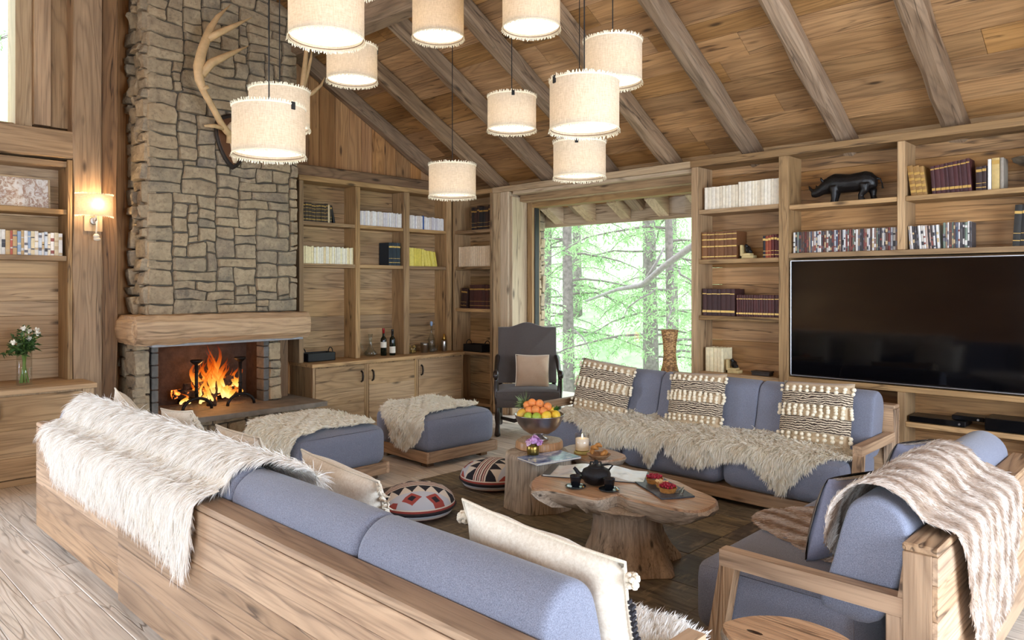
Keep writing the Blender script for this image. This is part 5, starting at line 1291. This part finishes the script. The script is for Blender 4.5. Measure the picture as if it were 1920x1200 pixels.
    tris = np.c_[base + 2 * (seg - 1), base + 2 * (seg - 1) + 1, base + 2 * seg]
    lq = np.concatenate(quads).ravel() if quads else np.zeros(0, int); nq = len(lq) // 4
    lv_ = np.concatenate([lq, tris.ravel()]).astype(np.int32); st_ = np.concatenate([np.arange(nq) * 4, nq * 4 + np.arange(m) * 3]).astype(np.int32)
    me = bpy.data.meshes.new('fleece'); me.vertices.add(len(VV)); me.vertices.foreach_set('co', VV.astype(np.float32).ravel())
    me.loops.add(len(lv_)); me.loops.foreach_set('vertex_index', lv_); me.polygons.add(len(st_)); me.polygons.foreach_set('loop_start', st_)
    me.update(calc_edges=True)
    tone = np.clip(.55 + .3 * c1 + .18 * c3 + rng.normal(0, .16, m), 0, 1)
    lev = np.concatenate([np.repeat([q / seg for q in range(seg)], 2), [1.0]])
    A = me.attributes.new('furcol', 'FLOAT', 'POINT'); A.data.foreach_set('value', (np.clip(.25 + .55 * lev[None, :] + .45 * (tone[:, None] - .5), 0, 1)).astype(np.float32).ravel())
    if stripe is not None:
        A = me.attributes.new('stripe', 'FLOAT', 'POINT'); A.data.foreach_set('value', np.repeat(stripe(rx_, ry_, rng), K).astype(np.float32))
    me.materials.append(mat); me.polygons.foreach_set('use_smooth', np.ones(len(st_), bool))
    o = ob('fleece', me, None, th, kind='stuff'); return th
def smooth_open(P, n):
    Q = [P[0]] + list(P) + [P[-1]]; out = []
    for i in range(len(P) - 1):
        p0, p1, p2, p3 = (np.array(Q[i + k], float) for k in range(4))
        for j in range(n):
            t = j / n; out.append(tuple(.5 * ((2 * p1) + (-p0 + p2) * t + (2 * p0 - 5 * p1 + 4 * p2 - p3) * t * t + (-p0 + 3 * p1 - 3 * p2 + p3) * t ** 3)))
    return out + [tuple(P[-1])]
skin = fabric('hide_under', c(244, 238, 226), c(230, 222, 206), 60)
whitefur = furmat('white_fur', c(244, 238, 228), c(255, 253, 251))
creamfur = furmat('cream_fur', c(248, 238, 216), c(255, 253, 246))
# long-haired throw over the back of the long sofa; path runs from the seat up over the cushion, wooden rail and down behind
pA_ = [(1.70, .50), (1.655, .66), (1.60, .80), (1.53, .865), (1.47, .875), (1.40, .845), (1.35, .79), (1.29, .765), (1.235, .755), (1.205, .72), (1.20, .60), (1.20, .40), (1.20, .2)]
# arclength: cushion crest ~.40, rail edge ~.72, below that hanging
sR = .72
polyA = [(-5.30, .30), (-5.12, .10), (-4.6, .02), (-4.0, .04), (-3.5, .12), (-3.0, .20), (-2.68, .30), (-2.60, .42), (-2.80, .46), (-2.92, .56), (-2.90, .72), (-2.93, .93), (-3.02, 1.06), (-3.25, 1.0), (-3.6, .98), (-4.0, .99), (-4.35, .985), (-4.72, .98), (-4.95, .86), (-5.12, .66), (-5.28, .48)]
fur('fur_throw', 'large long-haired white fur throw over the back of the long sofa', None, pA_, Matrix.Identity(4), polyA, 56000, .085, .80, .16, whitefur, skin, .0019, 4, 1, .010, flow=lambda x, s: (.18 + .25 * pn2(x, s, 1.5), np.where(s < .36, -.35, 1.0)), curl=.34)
# sheepskin lying on the seat of the long sofa behind the near cushion
pS = [(1.62, .47), (1.8, .452), (2.0, .45), (2.14, .44), (2.2, .40), (2.215, .30), (2.215, .15)]
fur('sheepskin', 'white sheepskin on the seat of the long sofa behind the near cream cushions', 'sheepskins', pS, Matrix.Identity(4), [(-2.25, .12), (-1.9, .05), (-1.5, .04), (-1.22, .1), (-1.14, .3), (-1.2, .5), (-1.5, .62), (-1.9, .60), (-2.2, .5), (-2.32, .3)], 15000, .06, .5, .12, whitefur, skin, .0024, 3, 2, .012, curl=.5)
# two sheepskins on the window sofa
pB = [(5.52, .60), (5.47, .475), (5.3, .455), (5.1, .455), (4.98, .45), (4.91, .425), (4.885, .36), (4.88, .25), (4.88, .1)]
polyB1 = [(-4.30, .18), (-4.05, .10), (-3.6, .08), (-3.2, .14), (-2.92, .30), (-2.84, .48), (-3.02, .58), (-3.10, .78), (-3.20, .92), (-3.32, .80), (-3.5, .82), (-3.7, .86), (-3.84, .76), (-3.98, .68), (-4.16, .66), (-4.32, .50), (-4.36, .3)]
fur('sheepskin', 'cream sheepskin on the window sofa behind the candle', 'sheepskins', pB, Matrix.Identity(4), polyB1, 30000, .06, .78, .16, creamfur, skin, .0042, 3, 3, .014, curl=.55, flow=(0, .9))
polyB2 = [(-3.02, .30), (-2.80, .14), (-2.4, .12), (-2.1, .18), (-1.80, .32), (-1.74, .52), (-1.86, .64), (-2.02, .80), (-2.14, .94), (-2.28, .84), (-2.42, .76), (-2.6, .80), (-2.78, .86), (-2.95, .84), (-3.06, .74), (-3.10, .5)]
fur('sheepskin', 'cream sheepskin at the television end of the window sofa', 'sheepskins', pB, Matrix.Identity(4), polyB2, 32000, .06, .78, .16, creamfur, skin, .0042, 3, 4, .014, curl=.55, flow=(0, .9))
# ottoman fleeces: ottoman 1 drapes over the near (-y) side, ottoman 2 too
def opath(y0, y1): return [(y1 + .02, .36), (y1 - .01, .44), (y1 - .12, .468), ((y0 + y1) / 2, .478), (y0 + .12, .468), (y0 + .01, .44), (y0 - .022, .36), (y0 - .025, .25), (y0 - .025, .1)]
fur('sheepskin', 'cream fleece spread over the ottoman nearest the hearth', 'sheepskins', opath(2.84, 3.66), Matrix.Identity(4), [(-5.78, .12), (-5.5, .06), (-5.2, .08), (-5.02, .18), (-5.04, .40), (-5.08, .60), (-4.99, .80), (-5.03, .98), (-5.12, 1.10), (-5.3, 1.12), (-5.5, 1.08), (-5.7, 1.0), (-5.82, .8), (-5.86, .5)], 26000, .052, .74, .14, creamfur, skin, .004, 3, 5, .014, curl=.55)
fur('sheepskin', 'cream fleece hanging over the near side of the far ottoman', 'sheepskins', opath(4.09, 4.91), Matrix.Identity(4), [(-5.74, .16), (-5.5, .10), (-5.2, .12), (-5.04, .24), (-5.10, .40), (-5.05, .60), (-5.06, .80), (-5.0, .94), (-5.04, 1.06), (-5.16, 1.16), (-5.28, 1.20), (-5.42, 1.14), (-5.5, 1.0), (-5.66, .88), (-5.78, .6)], 24000, .05, .74, .14, creamfur, skin, .004, 3, 6, .014, curl=.55)
# striped fur throw on the right sofa: path in local coords of a frame with x->world y, y-> world -x
MC = Matrix.Translation((-.655, 2.70, 0)) @ Matrix.Rotation(PI / 2, 4, 'Z')
pC = [(1.02, .448), (.86, .452), (.70, .452), (.56, .455), (.47, .48), (.435, .56), (.40, .68), (.365, .79), (.31, .86), (.225, .885), (.15, .86), (.085, .795), (.03, .768), (-.02, .74), (-.035, .66), (-.037, .4), (-.037, .15)]
mink = furmat('mink_fur', c(226, 212, 198), c(250, 244, 238), c(168, 138, 112))
def stripeC(x, s, rng): return np.clip(.42 + .7 * np.sin((x + .06 * np.sin(s * 3)) * 2 * PI / .135 + 1.1 * pn2(x, s, 2.)) + .25 * pn2(x, s, 9.) - .1 + rng.normal(0, .12, len(x)), 0, 1) * .8 * np.clip(1.25 - .25 * s, .4, 1) + .5 * np.clip(.75 - s, 0, .6)
polyC = [(.72, .02), (1.02, .06), (1.10, .35), (.98, .62), (1.05, .85), (1.12, 1.10), (1.14, 1.30), (1.12, 1.55), (1.05, 1.75), (.85, 1.80), (.65, 1.84), (.45, 1.86), (.30, 1.72), (.20, 1.45), (.12, 1.25), (.07, 1.05), (.05, .85), (.12, .72), (.30, .60), (.40, .50), (.52, .28)]
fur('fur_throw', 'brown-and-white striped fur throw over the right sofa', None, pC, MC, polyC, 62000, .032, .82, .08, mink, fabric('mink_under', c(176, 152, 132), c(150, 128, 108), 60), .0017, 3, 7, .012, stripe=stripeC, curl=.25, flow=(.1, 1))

# ================================================================== PENDANT LAMPS
n = NT('linen_shade'); v, r = n.coords(); f = n.noise(n.vmath('MULTIPLY', v, (30., 30., 300.)), 1.0, 3, .7); f2 = n.noise(n.vmath('MULTIPLY', v, (200., 200., 30.)), 1.0, 2, .7)
col = n.mix(n.ramp(n.math('MULTIPLY', n.math('ADD', f, f2), .5), [(.35, 0.0), (.65, 1.0)]), c(190, 174, 150), c(222, 208, 186))
df = n.node('ShaderNodeBsdfDiffuse'); tr = n.node('ShaderNodeBsdfTranslucent'); mx = n.node('ShaderNodeMixShader'); mx.inputs[0].default_value = .17
n.l(col, df.inputs[0]); n.l(n.mix(1.0, col, c(255, 238, 208), 'MULTIPLY'), tr.inputs[0]); n.l(df.outputs[0], mx.inputs[1]); n.l(tr.outputs[0], mx.inputs[2]); n.l(mx.outputs[0], n.out.inputs[0])
shade_m = n.m
diff_m = plain('lamp_diffuser', c(250, 244, 230), .6, emis=(1, .92, .78, 1), es=1.3)
bulb_m = plain('bulb', c(255, 240, 210), .3, emis=(1, .9, .72, 1), es=14)
cord_m = plain('black_cord', c(24, 22, 22), .7); fr_m = plain('shade_fringe', c(240, 228, 200), .9)
def shade_parts(t, r, h, n=40, seed=1, z0=0, dif=True, tagang=None):
    ob('shade', MB().lathe([(r, z0), (r, z0 + h * .5), (r, z0 + h)], n, cap=False), shade_m, t, smooth=True)
    rng = random.Random(seed); m = MB()
    for zz, s in ((z0, -1), (z0 + h, 1)):
        for i in range(130):
            a = 2 * PI * i / 130 + rng.uniform(-.02, .02); l = rng.uniform(.008, .018); w = .0035; ro = r + .003
            o_ = rng.uniform(0, .008)
            p = Vector((ro * math.cos(a), ro * math.sin(a), zz)); td = Vector((-math.sin(a), math.cos(a), 0)) * w; e = Vector(((ro + o_) * math.cos(a + rng.uniform(-.03, .03)), (ro + o_) * math.sin(a), zz + s * l))
            m.add([p - td, p + td, e + td * .6, e - td * .6], [(0, 1, 2, 3)])
    m.lathe([(r + .001, z0 - .003), (r + .005, z0), (r + .001, z0 + .006)], n, cap=False); m.lathe([(r + .001, z0 + h + .003), (r + .005, z0 + h), (r + .001, z0 + h - .006)], n, cap=False)
    ob('fringe', m, fr_m, t, kind='stuff')
    if dif: ob('diffuser', MB().lathe([(r - .004, z0 + .022), (.002, z0 + .021)], n), diff_m, t)
    ob('ring', MB().tube([((r - .004) * math.cos(a), (r - .004) * math.sin(a), z0 + .008) for a in [2 * PI * i / 32 for i in range(33)]], .002, 5), plain('ring_metal', c(120, 88, 60), .5, .5), t)
def lamp(name, x, y, z, power, col=(1, .84, .63), r=.03):
    l = bpy.data.lights.new(name, 'POINT'); l.energy = power; l.color = col; l.shadow_soft_size = r
    o = bpy.data.objects.new(name, l); COL.objects.link(o); o.location = (x, y, z); return o
PEND = [(-3.11, 1.93, 2.80, .29, 'frontmost large pendant lamp at the top, left of centre'), (-4.51, 3.01, 3.09, .235, 'small pendant lamp behind the frontmost one, near the chimney'), (-3.94, 3.34, 3.35, .30, 'pendant lamp cut by the top edge, in front of the purlin end'),
        (-3.08, 3.37, 3.21, .28, 'pendant lamp cut by the top edge near the picture centre'), (-2.69, 3.69, 2.86, .25, 'pendant lamp furthest right of the cluster'), (-2.36, 2.99, 2.41, .25, 'large pendant lamp at right, just below the rightmost one'),
        (-3.76, 3.90, 2.76, .24, 'pendant lamp in the middle of the cluster with dark clip facing forward'), (-3.16, 3.95, 2.35, .235, 'pendant lamp hanging right above the window head'), (-4.22, 3.72, 2.29, .235, 'lowest pendant lamp, left of the window'),
        (-4.14, 2.24, 2.57, .225, 'pendant lamp partly hidden behind the leftmost one'), (-3.49, 1.83, 2.27, .24, 'leftmost pendant lamp before the antlers'), (-3.66, 2.42, 3.345, .26, 'pendant lamp almost out of view at the top edge, above the purlin')]
for i, (x, y, z, h, lb) in enumerate(PEND):
    t = thing('pendant_lamp', lb, 'lamp', (x, y, z), (0, 0, i * 1.3), group='cluster of linen drum pendant lamps')
    shade_parts(t, .18, h, 40, i)
    zt = zc(y) - z if y > 1.9 else zc(1.9) - z - .3
    if y > 1.9: zt -= .01
    ob('cord', MB().tube([(0, 0, h * .55), (0, 0, zt * .5), (0, 0, zt)], .0035, 6), cord_m, t)
    ob('bulb', MB().ball(0, 0, h * .42, .03, .03, .038), bulb_m, t, smooth=True)
    ob('socket', MB().lathe([(.018, h * .42 + .03), (.02, h * .55), (.012, h * .6)], 12), cord_m, t)
    sp_ = MB()
    for k in range(3): sp_.tube([(0, 0, h * .57), (.178 * math.cos(2.094 * k), .178 * math.sin(2.094 * k), h - .01)], .002, 4)
    ob('spider', sp_, cord_m, t)
    am = [2.2, 1.0, .5, 3.1, 2.6, 4.4, -.75, -1.0, 2.0, 3.4, .2, 1.0][i]
    a_ = am - i * 1.3
    ob('clip', MB().box(.176, .186, -.011, .011, h - .028, h + .010, .001, M=Matrix.Rotation(a_, 4, 'Z')), cord_m, t)
    lamp('pendant_light', x, y, z + h * .45, 33)
# wall sconce on the post
t = thing('wall_lamp', 'linen-shaded wall lamp glowing on the post left of the chimney', 'lamp', (-7.18, 2.125, 2.235))
def half(r, z): return [(r * math.cos(a) * .75 - .09, r * math.sin(a), z) for a in [-PI / 2 + PI * k / 16 for k in range(17)]]
sm_ = MB(); A = half(.155, 0); B_ = half(.155, .185)
sm_.add(A + B_, [(k, k + 1, k + 18, k + 17) for k in range(16)]); ob('shade', sm_, shade_m, t, smooth=True)
m = MB(); r1 = random.Random(2)
for ring_, s in ((A, -1), (B_, 1)):
    for k in range(16):
        for q in range(4):
            p = Vector(ring_[k]).lerp(Vector(ring_[k + 1]), q / 4); e = p + Vector((.004, r1.uniform(-.004, .004), s * r1.uniform(.008, .017))); w = Vector((0, .003, 0))
            m.add([p - w, p + w, e + w * .6, e - w * .6], [(0, 1, 2, 3)])
ob('fringe', m, fr_m, t, kind='stuff')
bx('back_plate', (-.125, -.105, -.075, .075, -.14, .01), wood('column', 'z'), t)
ob('rosette', MB().tube([(-.105, 0, -.045), (-.085, 0, -.045)], [.035, .03], 16), steel, t, smooth=True, angle=40)
ob('arm', MB().tube([(-.085, 0, -.045), (-.04, 0, -.05), (-.03, 0, -.02), (-.035, 0, .05)], .006, 8), steel, t, smooth=True)
ob('bulb', MB().ball(-.035, 0, .08, .022, .022, .03), bulb_m, t, smooth=True)
ob('rope', MB().tube([(-.04, .005, -.05), (-.045, .008, -.10), (-.045, .005, -.15), (-.045, .005, -.16)], .007, 7), cream, t, smooth=True)
ob('rope_knot', MB().ball(-.045, .005, -.185, .022, .026, .022).ball(-.045, .01, -.21, .024, .03, .018), cream, t, smooth=True)
lamp('sconce_light', -7.2, 2.125, 2.33, 16, (1, .72, .42), .025)
# ================================================================== STAG ANTLERS ON THE CHIMNEY
an = thing('antler_mount', 'pale stag antlers and skull on a dark shield, on the chimney', 'antlers', (-7.10, 3.33, 2.77))
sh = [(0, 0), (.09, .09), (.16, .24), (.19, .40), (.15, .50), (.06, .545), (0, .555), (-.06, .545), (-.15, .50), (-.19, .40), (-.16, .24), (-.09, .09)]
Mh = Matrix(((0, 0, 1, 0), (1, 0, 0, 0), (0, 1, 0, 0), (0, 0, 0, 1)))
sg = smoothpoly(sh, 2)
ob('shield', MB().loft([[(x, y, 0) for x, y in sg], [(x, y, .02) for x, y in sg], [(x * .94, .02 + y * .93, .034) for x, y in sg]], M=Mh), plain('shield_rim', c(40, 34, 30), .35), an, smooth=True, angle=30)
ob('panel', MB().loft([[(x * .86, .045 + y * .84, .034) for x, y in sg], [(x * .84, .05 + y * .83, .042) for x, y in sg]], M=Mh), plain('shield_wood', c(92, 60, 36), .35), an)
bone = plain('bone', c(220, 200, 168), .6, var=.12, vs=30, bump=.2, bs=60)
ob('skull', MB().loft([[(.05 + .0 + d * math.cos(a), w * math.sin(a), z) for a in [2 * PI * k / 12 for k in range(12)]] for z, w, d in ((.06, .015, .015), (.10, .03, .03), (.2, .038, .04), (.3, .055, .055), (.36, .085, .06), (.42, .08, .065), (.46, .05, .05), (.48, .01, .01))]), bone, an, smooth=True)
ant = plain('antler', c(206, 172, 126), .5, var=.2, vs=9, bump=.3, bs=40)
# coordinates relative to the mount (x out of the wall, y along it, z up)
m = MB().tube([(.06, -.054, .25), (.08, -.06, .33), (.13, -.115, .345), (.17, -.17, .375), (.2, -.22, .42), (.24, -.31, .536), (.28, -.408, .651), (.3, -.457, .747), (.3, -.467, .869), (.3, -.437, 1.009), (.3, -.397, 1.133), (.28, -.343, 1.267), (.26, -.268, 1.392), (.24, -.133, 1.552)], [.036, .036, .034, .032, .03, .03, .03, .042, .047, .045, .042, .033, .023, .003], 10)
m.tube([(.28, -.40, .672), (.283, -.415, .70)], [.05, .046], 10); m.tube([(.3, -.44, .80), (.32, -.355, .924), (.34, -.19, 1.037), (.35, -.003, 1.16)], [.042, .042, .028, .003], 8)
m.tube([(.3, -.39, 1.14), (.32, -.284, 1.222), (.34, -.137, 1.325), (.36, .024, 1.439)], [.038, .033, .022, .003], 8); m.tube([(.16, -.15, .365), (.22, -.281, .361), (.26, -.39, .338)], [.024, .02, .01], 8)
ob('antler', m, ant, an, smooth=True)
m = MB().tube([(.06, .05, .30), (.12, .18, .33), (.15, .40, .36), (.17, .56, .45), (.2, .62, .58), (.25, .622, .782), (.28, .635, 1.029), (.3, .654, 1.306), (.28, .679, 1.483)], [.03, .028, .026, .026, .026, .03, .028, .02, .003], 10)
m.tube([(.265, .626, .88), (.28, .672, 1.036), (.3, .704, 1.206), (.3, .723, 1.35)], [.024, .02, .014, .003], 8); m.tube([(.25, .622, .80), (.28, .729, .853), (.3, .824, .952), (.32, .857, 1.039)], [.026, .022, .016, .003], 8)
ob('antler', m, ant, an, smooth=True)
# ================================================================== FIRE
irn = plain('andiron', c(34, 28, 26), .5, .6, bump=.3, bs=60)
for k, yy in enumerate((2.98, 3.42)):
    g = thing('andiron', ['wrought-iron firedog left of the flames', 'wrought-iron firedog right of the flames'][k], 'firedog', (-7.12, yy, .407), group='iron firedogs')
    ob('upright', MB().tube([(0, 0, .10), (0, 0, .2), (0, 0, .44)], [.02, .016, .018], 10), irn, g, smooth=True)
    ob('cup', MB().lathe([(.02, .43), (.05, .455), (.06, .47), (.055, .48), (.02, .474)], 18), irn, g, smooth=True)
    ob('foot', MB().tube([(.02, .14 * math.cos(a), .11 * math.sin(a)) for a in [PI * q / 10 for q in range(11)]], .016, 8), irn, g, smooth=True)
    ob('bar', MB().tube([(0, 0, .10), (-.2, 0, .09), (-.42, 0, .085), (-.42, 0, .005)], .014, 8), irn, g, smooth=True)
    for z in (.16, .22, .36): ob('collar', MB().lathe([(.017, z - .008), (.024, z), (.017, z + .008)], 12), irn, g, smooth=True)
n = NT('charred'); v, r = n.coords(); f = n.noise(v, 18, 4, .6)
n.l(n.ramp(f, [(.35, c(20, 14, 12)), (.6, c(70, 46, 34)), (.75, c(110, 84, 66))]), n.p.inputs['Base Color']); n.p.inputs['Roughness'].default_value = .9; n.bump(f, .8, .02)
n.p.inputs['Emission Color'].default_value = (1, .22, .03, 1); n.l(n.math('MULTIPLY', n.ramp(n.noise(v, 9, 3, .6), [(.56, 0.0), (.72, 1.0)]), 6.0), n.p.inputs['Emission Strength'])
for i, (p, q, r_) in enumerate((((-7.40, 2.86, .53), (-7.38, 3.46, .54), .05), ((-7.28, 2.92, .54), (-7.32, 3.5, .53), .045), ((-7.34, 2.95, .60), (-7.30, 3.38, .62), .045), ((-7.22, 3.17, .41), (-7.36, 3.26, .74), .048), ((-7.42, 3.1, .64), (-7.26, 3.42, .66), .035))):
    o_ = Vector(p); d_ = Vector(q) - o_; g = MB().tube([tuple(o_ + d_ * t + Vector((.012 * nz(i, t * 4, 1), .0, .012 * nz(i, t * 4, 7)))) for t in [k / 6 for k in range(7)]], [r_ * (1 + .15 * nz(i * 3, k, 2)) for k in range(7)], 9)
    tag(ob('log', g, n.m, smooth=True, angle=60), ['charred log lying at the back of the fire', 'charred log lying at the front of the fire', 'burning log on top of the pile', 'split log standing upright in the flames', 'thin log crossing the pile'][i], 'log', 'logs in the fireplace')
n = NT('flame'); n.n.remove(n.p)
tc = n.node('ShaderNodeAttribute'); tc.attribute_name = 'flame_level'
em = n.node('ShaderNodeEmission'); n.l(n.ramp(tc.outputs['Fac'], [(0, (1, .62, .2, 1)), (.25, (1, .42, .06, 1)), (.6, (1, .18, .012, 1)), (1, (.9, .05, .002, 1))]), em.inputs[0]); n.l(n.ramp(tc.outputs['Fac'], [(0, .95), (.5, .55), (1, .16)]), em.inputs[1])
mul = n.node('ShaderNodeMath', operation='MULTIPLY'); n.l(em.inputs[1].links[0].from_socket, mul.inputs[0]); mul.inputs[1].default_value = 2.2; n.l(mul.outputs[0], em.inputs[1])
tp_ = n.node('ShaderNodeBsdfTransparent'); mx = n.node('ShaderNodeMixShader')
n.l(n.ramp(tc.outputs['Fac'], [(0, .75), (.5, .5), (.85, .22), (1, .04)]), mx.inputs[0]); n.l(tp_.outputs[0], mx.inputs[1]); n.l(em.outputs[0], mx.inputs[2]); n.l(mx.outputs[0], n.out.inputs[0])
flm = n.m
fl = thing('fire', 'orange flames burning over the logs in the fireplace', 'fire', (-7.32, 3.2, .5))
rng = random.Random(9)
for i in range(60):
    y0 = rng.gauss(.02, .15); y0 = max(-.30, min(.27, y0)); h = (.50 - 1.15 * abs(y0 - .02)) * rng.uniform(.5, 1.05); h = max(h, .1)
    x0 = rng.uniform(-.09, .12); z0 = rng.uniform(-.06, .09); w = rng.uniform(.014, .034); ph = rng.uniform(0, 6.3)
    pts, rad, heat = [], [], []
    for k in range(9):
        t = k / 8; pts.append((x0 + .02 * math.sin(ph + t * 4), y0 + (.012 + .045 * t) * math.sin(ph * 2 + t * 5.5) - .02 * t * (y0 > 0) , z0 + h * t)); rad.append(w * (1 - t) ** .75 * (.55 + 1.0 * t * (1 - t) * 2) + .0008)
    mb = MB().tube(pts, rad, 7, flat=.7)
    o = ob('flame', mb, flm, fl, smooth=True)
    zs = np.array([q[2] for q in mb.v]); A_ = o.data.attributes.new('flame_level', 'FLOAT', 'POINT'); A_.data.foreach_set('value', np.clip((zs - z0) / h * .85 + (z0 + zs - .1) * .5, 0, 1).astype(np.float32))
lamp('fire_light', -7.28, 3.2, .72, 20, (1, .42, .12), .12)
# ================================================================== OUTSIDE
grass = plain('hillside_green', c(158, 184, 138), .95, var=.35, vs=1.2, bump=.4, bs=4)
hs_ = MB().grid(40, 30, lambda u, v: (-45 + 60 * u, 8.6 + 40 * v, -1.6 + 15 * max(0, v - .08) ** 1.3 + .5 * nz(u * 14, v * 12, 2)))
h_ = ob('hillside', hs_, grass, smooth=True); struct(h_)
h_ = ob('hillside', MB().grid(24, 24, lambda u, v: (-9.2 - 40 * u, -25 + 50 * v, -1.6 + 16 * max(0, u - .1) ** 1.2 + .5 * nz(u * 14, v * 12, 5))), grass, smooth=True); struct(h_)
# eaves outside the forest window: rafter tails come from the roof itself, plus fascia, terrace post
fas = bx('trim_3', (-9.0, 2.6, 7.36, 7.42, 2.385, 2.72), wood('column', 'x')); struct(fas)
for i in range(9):
    x = -6.75 + i * .53
    struct(ob('trim_%d' % (5 + i), MB().loft([[(x + a, yy, zc(yy) + dz) for a, dz in ((-.07, -.005), (.07, -.005), (.07, -.215), (-.07, -.215))] for yy in (7.05, 7.2, 7.355)]), wood('column', 'y')))
jb = struct(bx('trim_4', (-6.55, -6.38, 6.96, 7.14, 0, 2.75), wood('mantel', 'z')))
pier = struct(ob('wall_pier', MB().box(-6.72, -6.47, 7.15, 7.33, -.3, 2.62, 0), MATS['mortar']))
stonewall(pier, 7.15, 7.33, -.2, 2.6, F_front(-6.47), 31, (4, 7), (2, 5), (.02, .05))
struct(bx('terrace', (-9, 2.6, 7.06, 8.7, -.2, -.02), plain('terrace_stone', c(170, 160, 146), .8, var=.2, vs=6)))
bark = plain('bark', c(122, 112, 108), .9, var=.35, vs=14, bump=.8, bs=22)
needle = NT('larch_needles'); v, r = needle.coords(False); f = needle.noise(v, 1.6, 3, .6)
colr = needle.ramp(f, [(.3, c(124, 158, 106)), (.5, c(160, 188, 136)), (.75, c(200, 218, 178))])
tr = needle.node('ShaderNodeBsdfTranslucent'); needle.l(colr, tr.inputs[0]); needle.l(colr, needle.p.inputs['Base Color']); needle.p.inputs['Roughness'].default_value = .8
mx = needle.node('ShaderNodeMixShader'); mx.inputs[0].default_value = .5; needle.l(needle.p.outputs[0], mx.inputs[1]); needle.l(tr.outputs[0], mx.inputs[2]); needle.l(mx.outputs[0], needle.out.inputs[0])
def quads_mesh(name, C_, D_, L_, W_, rng):
    m = len(C_); side = np.cross(D_, rng.normal(0, 1, (m, 3))); side /= np.linalg.norm(side, axis=1)[:, None] + 1e-9
    V = np.stack([C_ - side * W_[:, None] * .5, C_ + side * W_[:, None] * .5, C_ + D_ * L_[:, None] + side * W_[:, None] * .2, C_ + D_ * L_[:, None] - side * W_[:, None] * .2], 1).reshape(-1, 3)
    me = bpy.data.meshes.new(name); me.vertices.add(len(V)); me.vertices.foreach_set('co', V.astype(np.float32).ravel())
    me.loops.add(m * 4); me.loops.foreach_set('vertex_index', np.arange(m * 4, dtype=np.int32)); me.polygons.add(m); me.polygons.foreach_set('loop_start', (np.arange(m) * 4).astype(np.int32)); me.update(calc_edges=True)
    me.materials.append(needle.m); return me
def larch(label, x, y, zb, H_, r, seed, nb=46, spread=2.4, low=.12, dens=1.0):
    rng = np.random.default_rng(seed); t = thing('larch_tree', label, 'tree', (x, y, zb), group='larch trees outside the windows')
    lean = rng.normal(0, .012, 2)
    ob('trunk', MB().tube([(lean[0] * H_ * k / 8, lean[1] * H_ * k / 8, H_ * k / 8) for k in range(9)], [r * (1 - .09 * k) for k in range(9)], 10), bark, t, smooth=True)
    br = MB(); C_, D_ = [], []
    for b in range(nb):
        z = H_ * (low + (.98 - low) * (b + rng.random()) / nb); a = rng.uniform(0, 2 * PI); L = spread * (1 - .65 * z / H_) * rng.uniform(.6, 1.1)
        P = []
        for k in range(7):
            q = k / 6; P.append(np.array([lean[0] * z + math.cos(a) * L * q + .1 * nz(b, q * 3, seed), lean[1] * z + math.sin(a) * L * q + .1 * nz(b + 9, q * 3, seed), z + L * (.12 * q - .38 * q * q) + .06 * nz(b, q * 4, seed + 3)]))
        br.tube([tuple(p) for p in P], [.022 * (1 - .8 * k / 6) + .003 for k in range(7)], 5)
        nt = int(60 * dens * L / 2)
        for s in range(nt):
            q = rng.uniform(.12, 1); i = min(5, int(q * 6)); p = P[i] + (P[i + 1] - P[i]) * (q * 6 - i); hang = rng.uniform(.05, .42) * (1.1 - .5 * q)
            dirx = rng.normal(0, .5, 3); dirx[2] = -1; dirx /= np.linalg.norm(dirx); sw_ = np.array([-math.sin(a), math.cos(a), 0]) * rng.normal(0, .25)
            p = p + sw_
            for w in range(5):
                C_.append(p + dirx * hang * w / 5 + rng.normal(0, .015, 3)); d = rng.normal(0, 1, 3) + dirx * .4; D_.append(d / np.linalg.norm(d))
    ob('branches', br, bark, t)
    C_, D_ = np.array(C_), np.array(D_)
    ob('needles', quads_mesh('needles', C_, D_, rng.uniform(.05, .11, len(C_)), rng.uniform(.014, .03, len(C_)), rng), None, t, kind='stuff')
TREES = [(-9.2, 11.2, .14, 'slim larch trunk left in the forest window'), (-9.0, 13.8, .20, 'thick larch trunk at the middle of the forest window'), (-6.6, 10.8, .09, 'thin bent larch right of the middle in the forest window'), (-13.4, 15.2, .15, 'larch at the left edge of the forest window, further back'), (-7.4, 17.0, .17, 'distant larch between the middle and right trunks'),
         (-11.4, 18.6, .18, 'distant larch behind the slim left trunk'), (-5.4, 13.2, .12, 'larch at the right edge of the forest window'), (-16.5, 20.5, .2, 'far larch behind the left edge of the window'), (-9.6, 23.5, .2, 'far larch high on the slope at the window middle')]
def gz(x, y): v = (y - 8.6) / 40; return -1.6 + 15 * max(0, v - .08) ** 1.3
for i, (x, y, r, lb) in enumerate(TREES): larch(lb, x, y, gz(x, y) - .3, 10 + (i % 3), r, 60 + i, 44, 2.8, .1, 1.0)
for i, (x, y) in enumerate(((-12.6, 3.9), (-16.5, 1.9), (-14.0, -.6))): larch(['larch right of the high left window', 'larch behind the high left window', 'larch far left beyond the high window'][i], x, y, -1.2, 11, .15, 80 + i, 34, 2.6, .2, .7)
# big dead branch crossing the view
t = thing('fallen_branch', 'pale bare branch slanting across the forest window', 'branch', (-6.3, 9.6, 0))
ob('limb', MB().tube([(-1.55, .4, 1.35), (-.75, .2, 1.55), (-.2, .1, 1.62), (.25, 0, 1.9), (.75, 0, 2.2), (1.3, -.1, 2.5)], [.02, .03, .045, .05, .055, .06], 8), plain('dead_wood', c(150, 142, 140), .8, var=.2), t, smooth=True)
ob('twig', MB().tube([(-.2, .1, 1.6), (.05, .1, 1.95), (.2, .1, 2.2)], [.035, .025, .015], 7), MATS['dead_wood'], t, smooth=True)
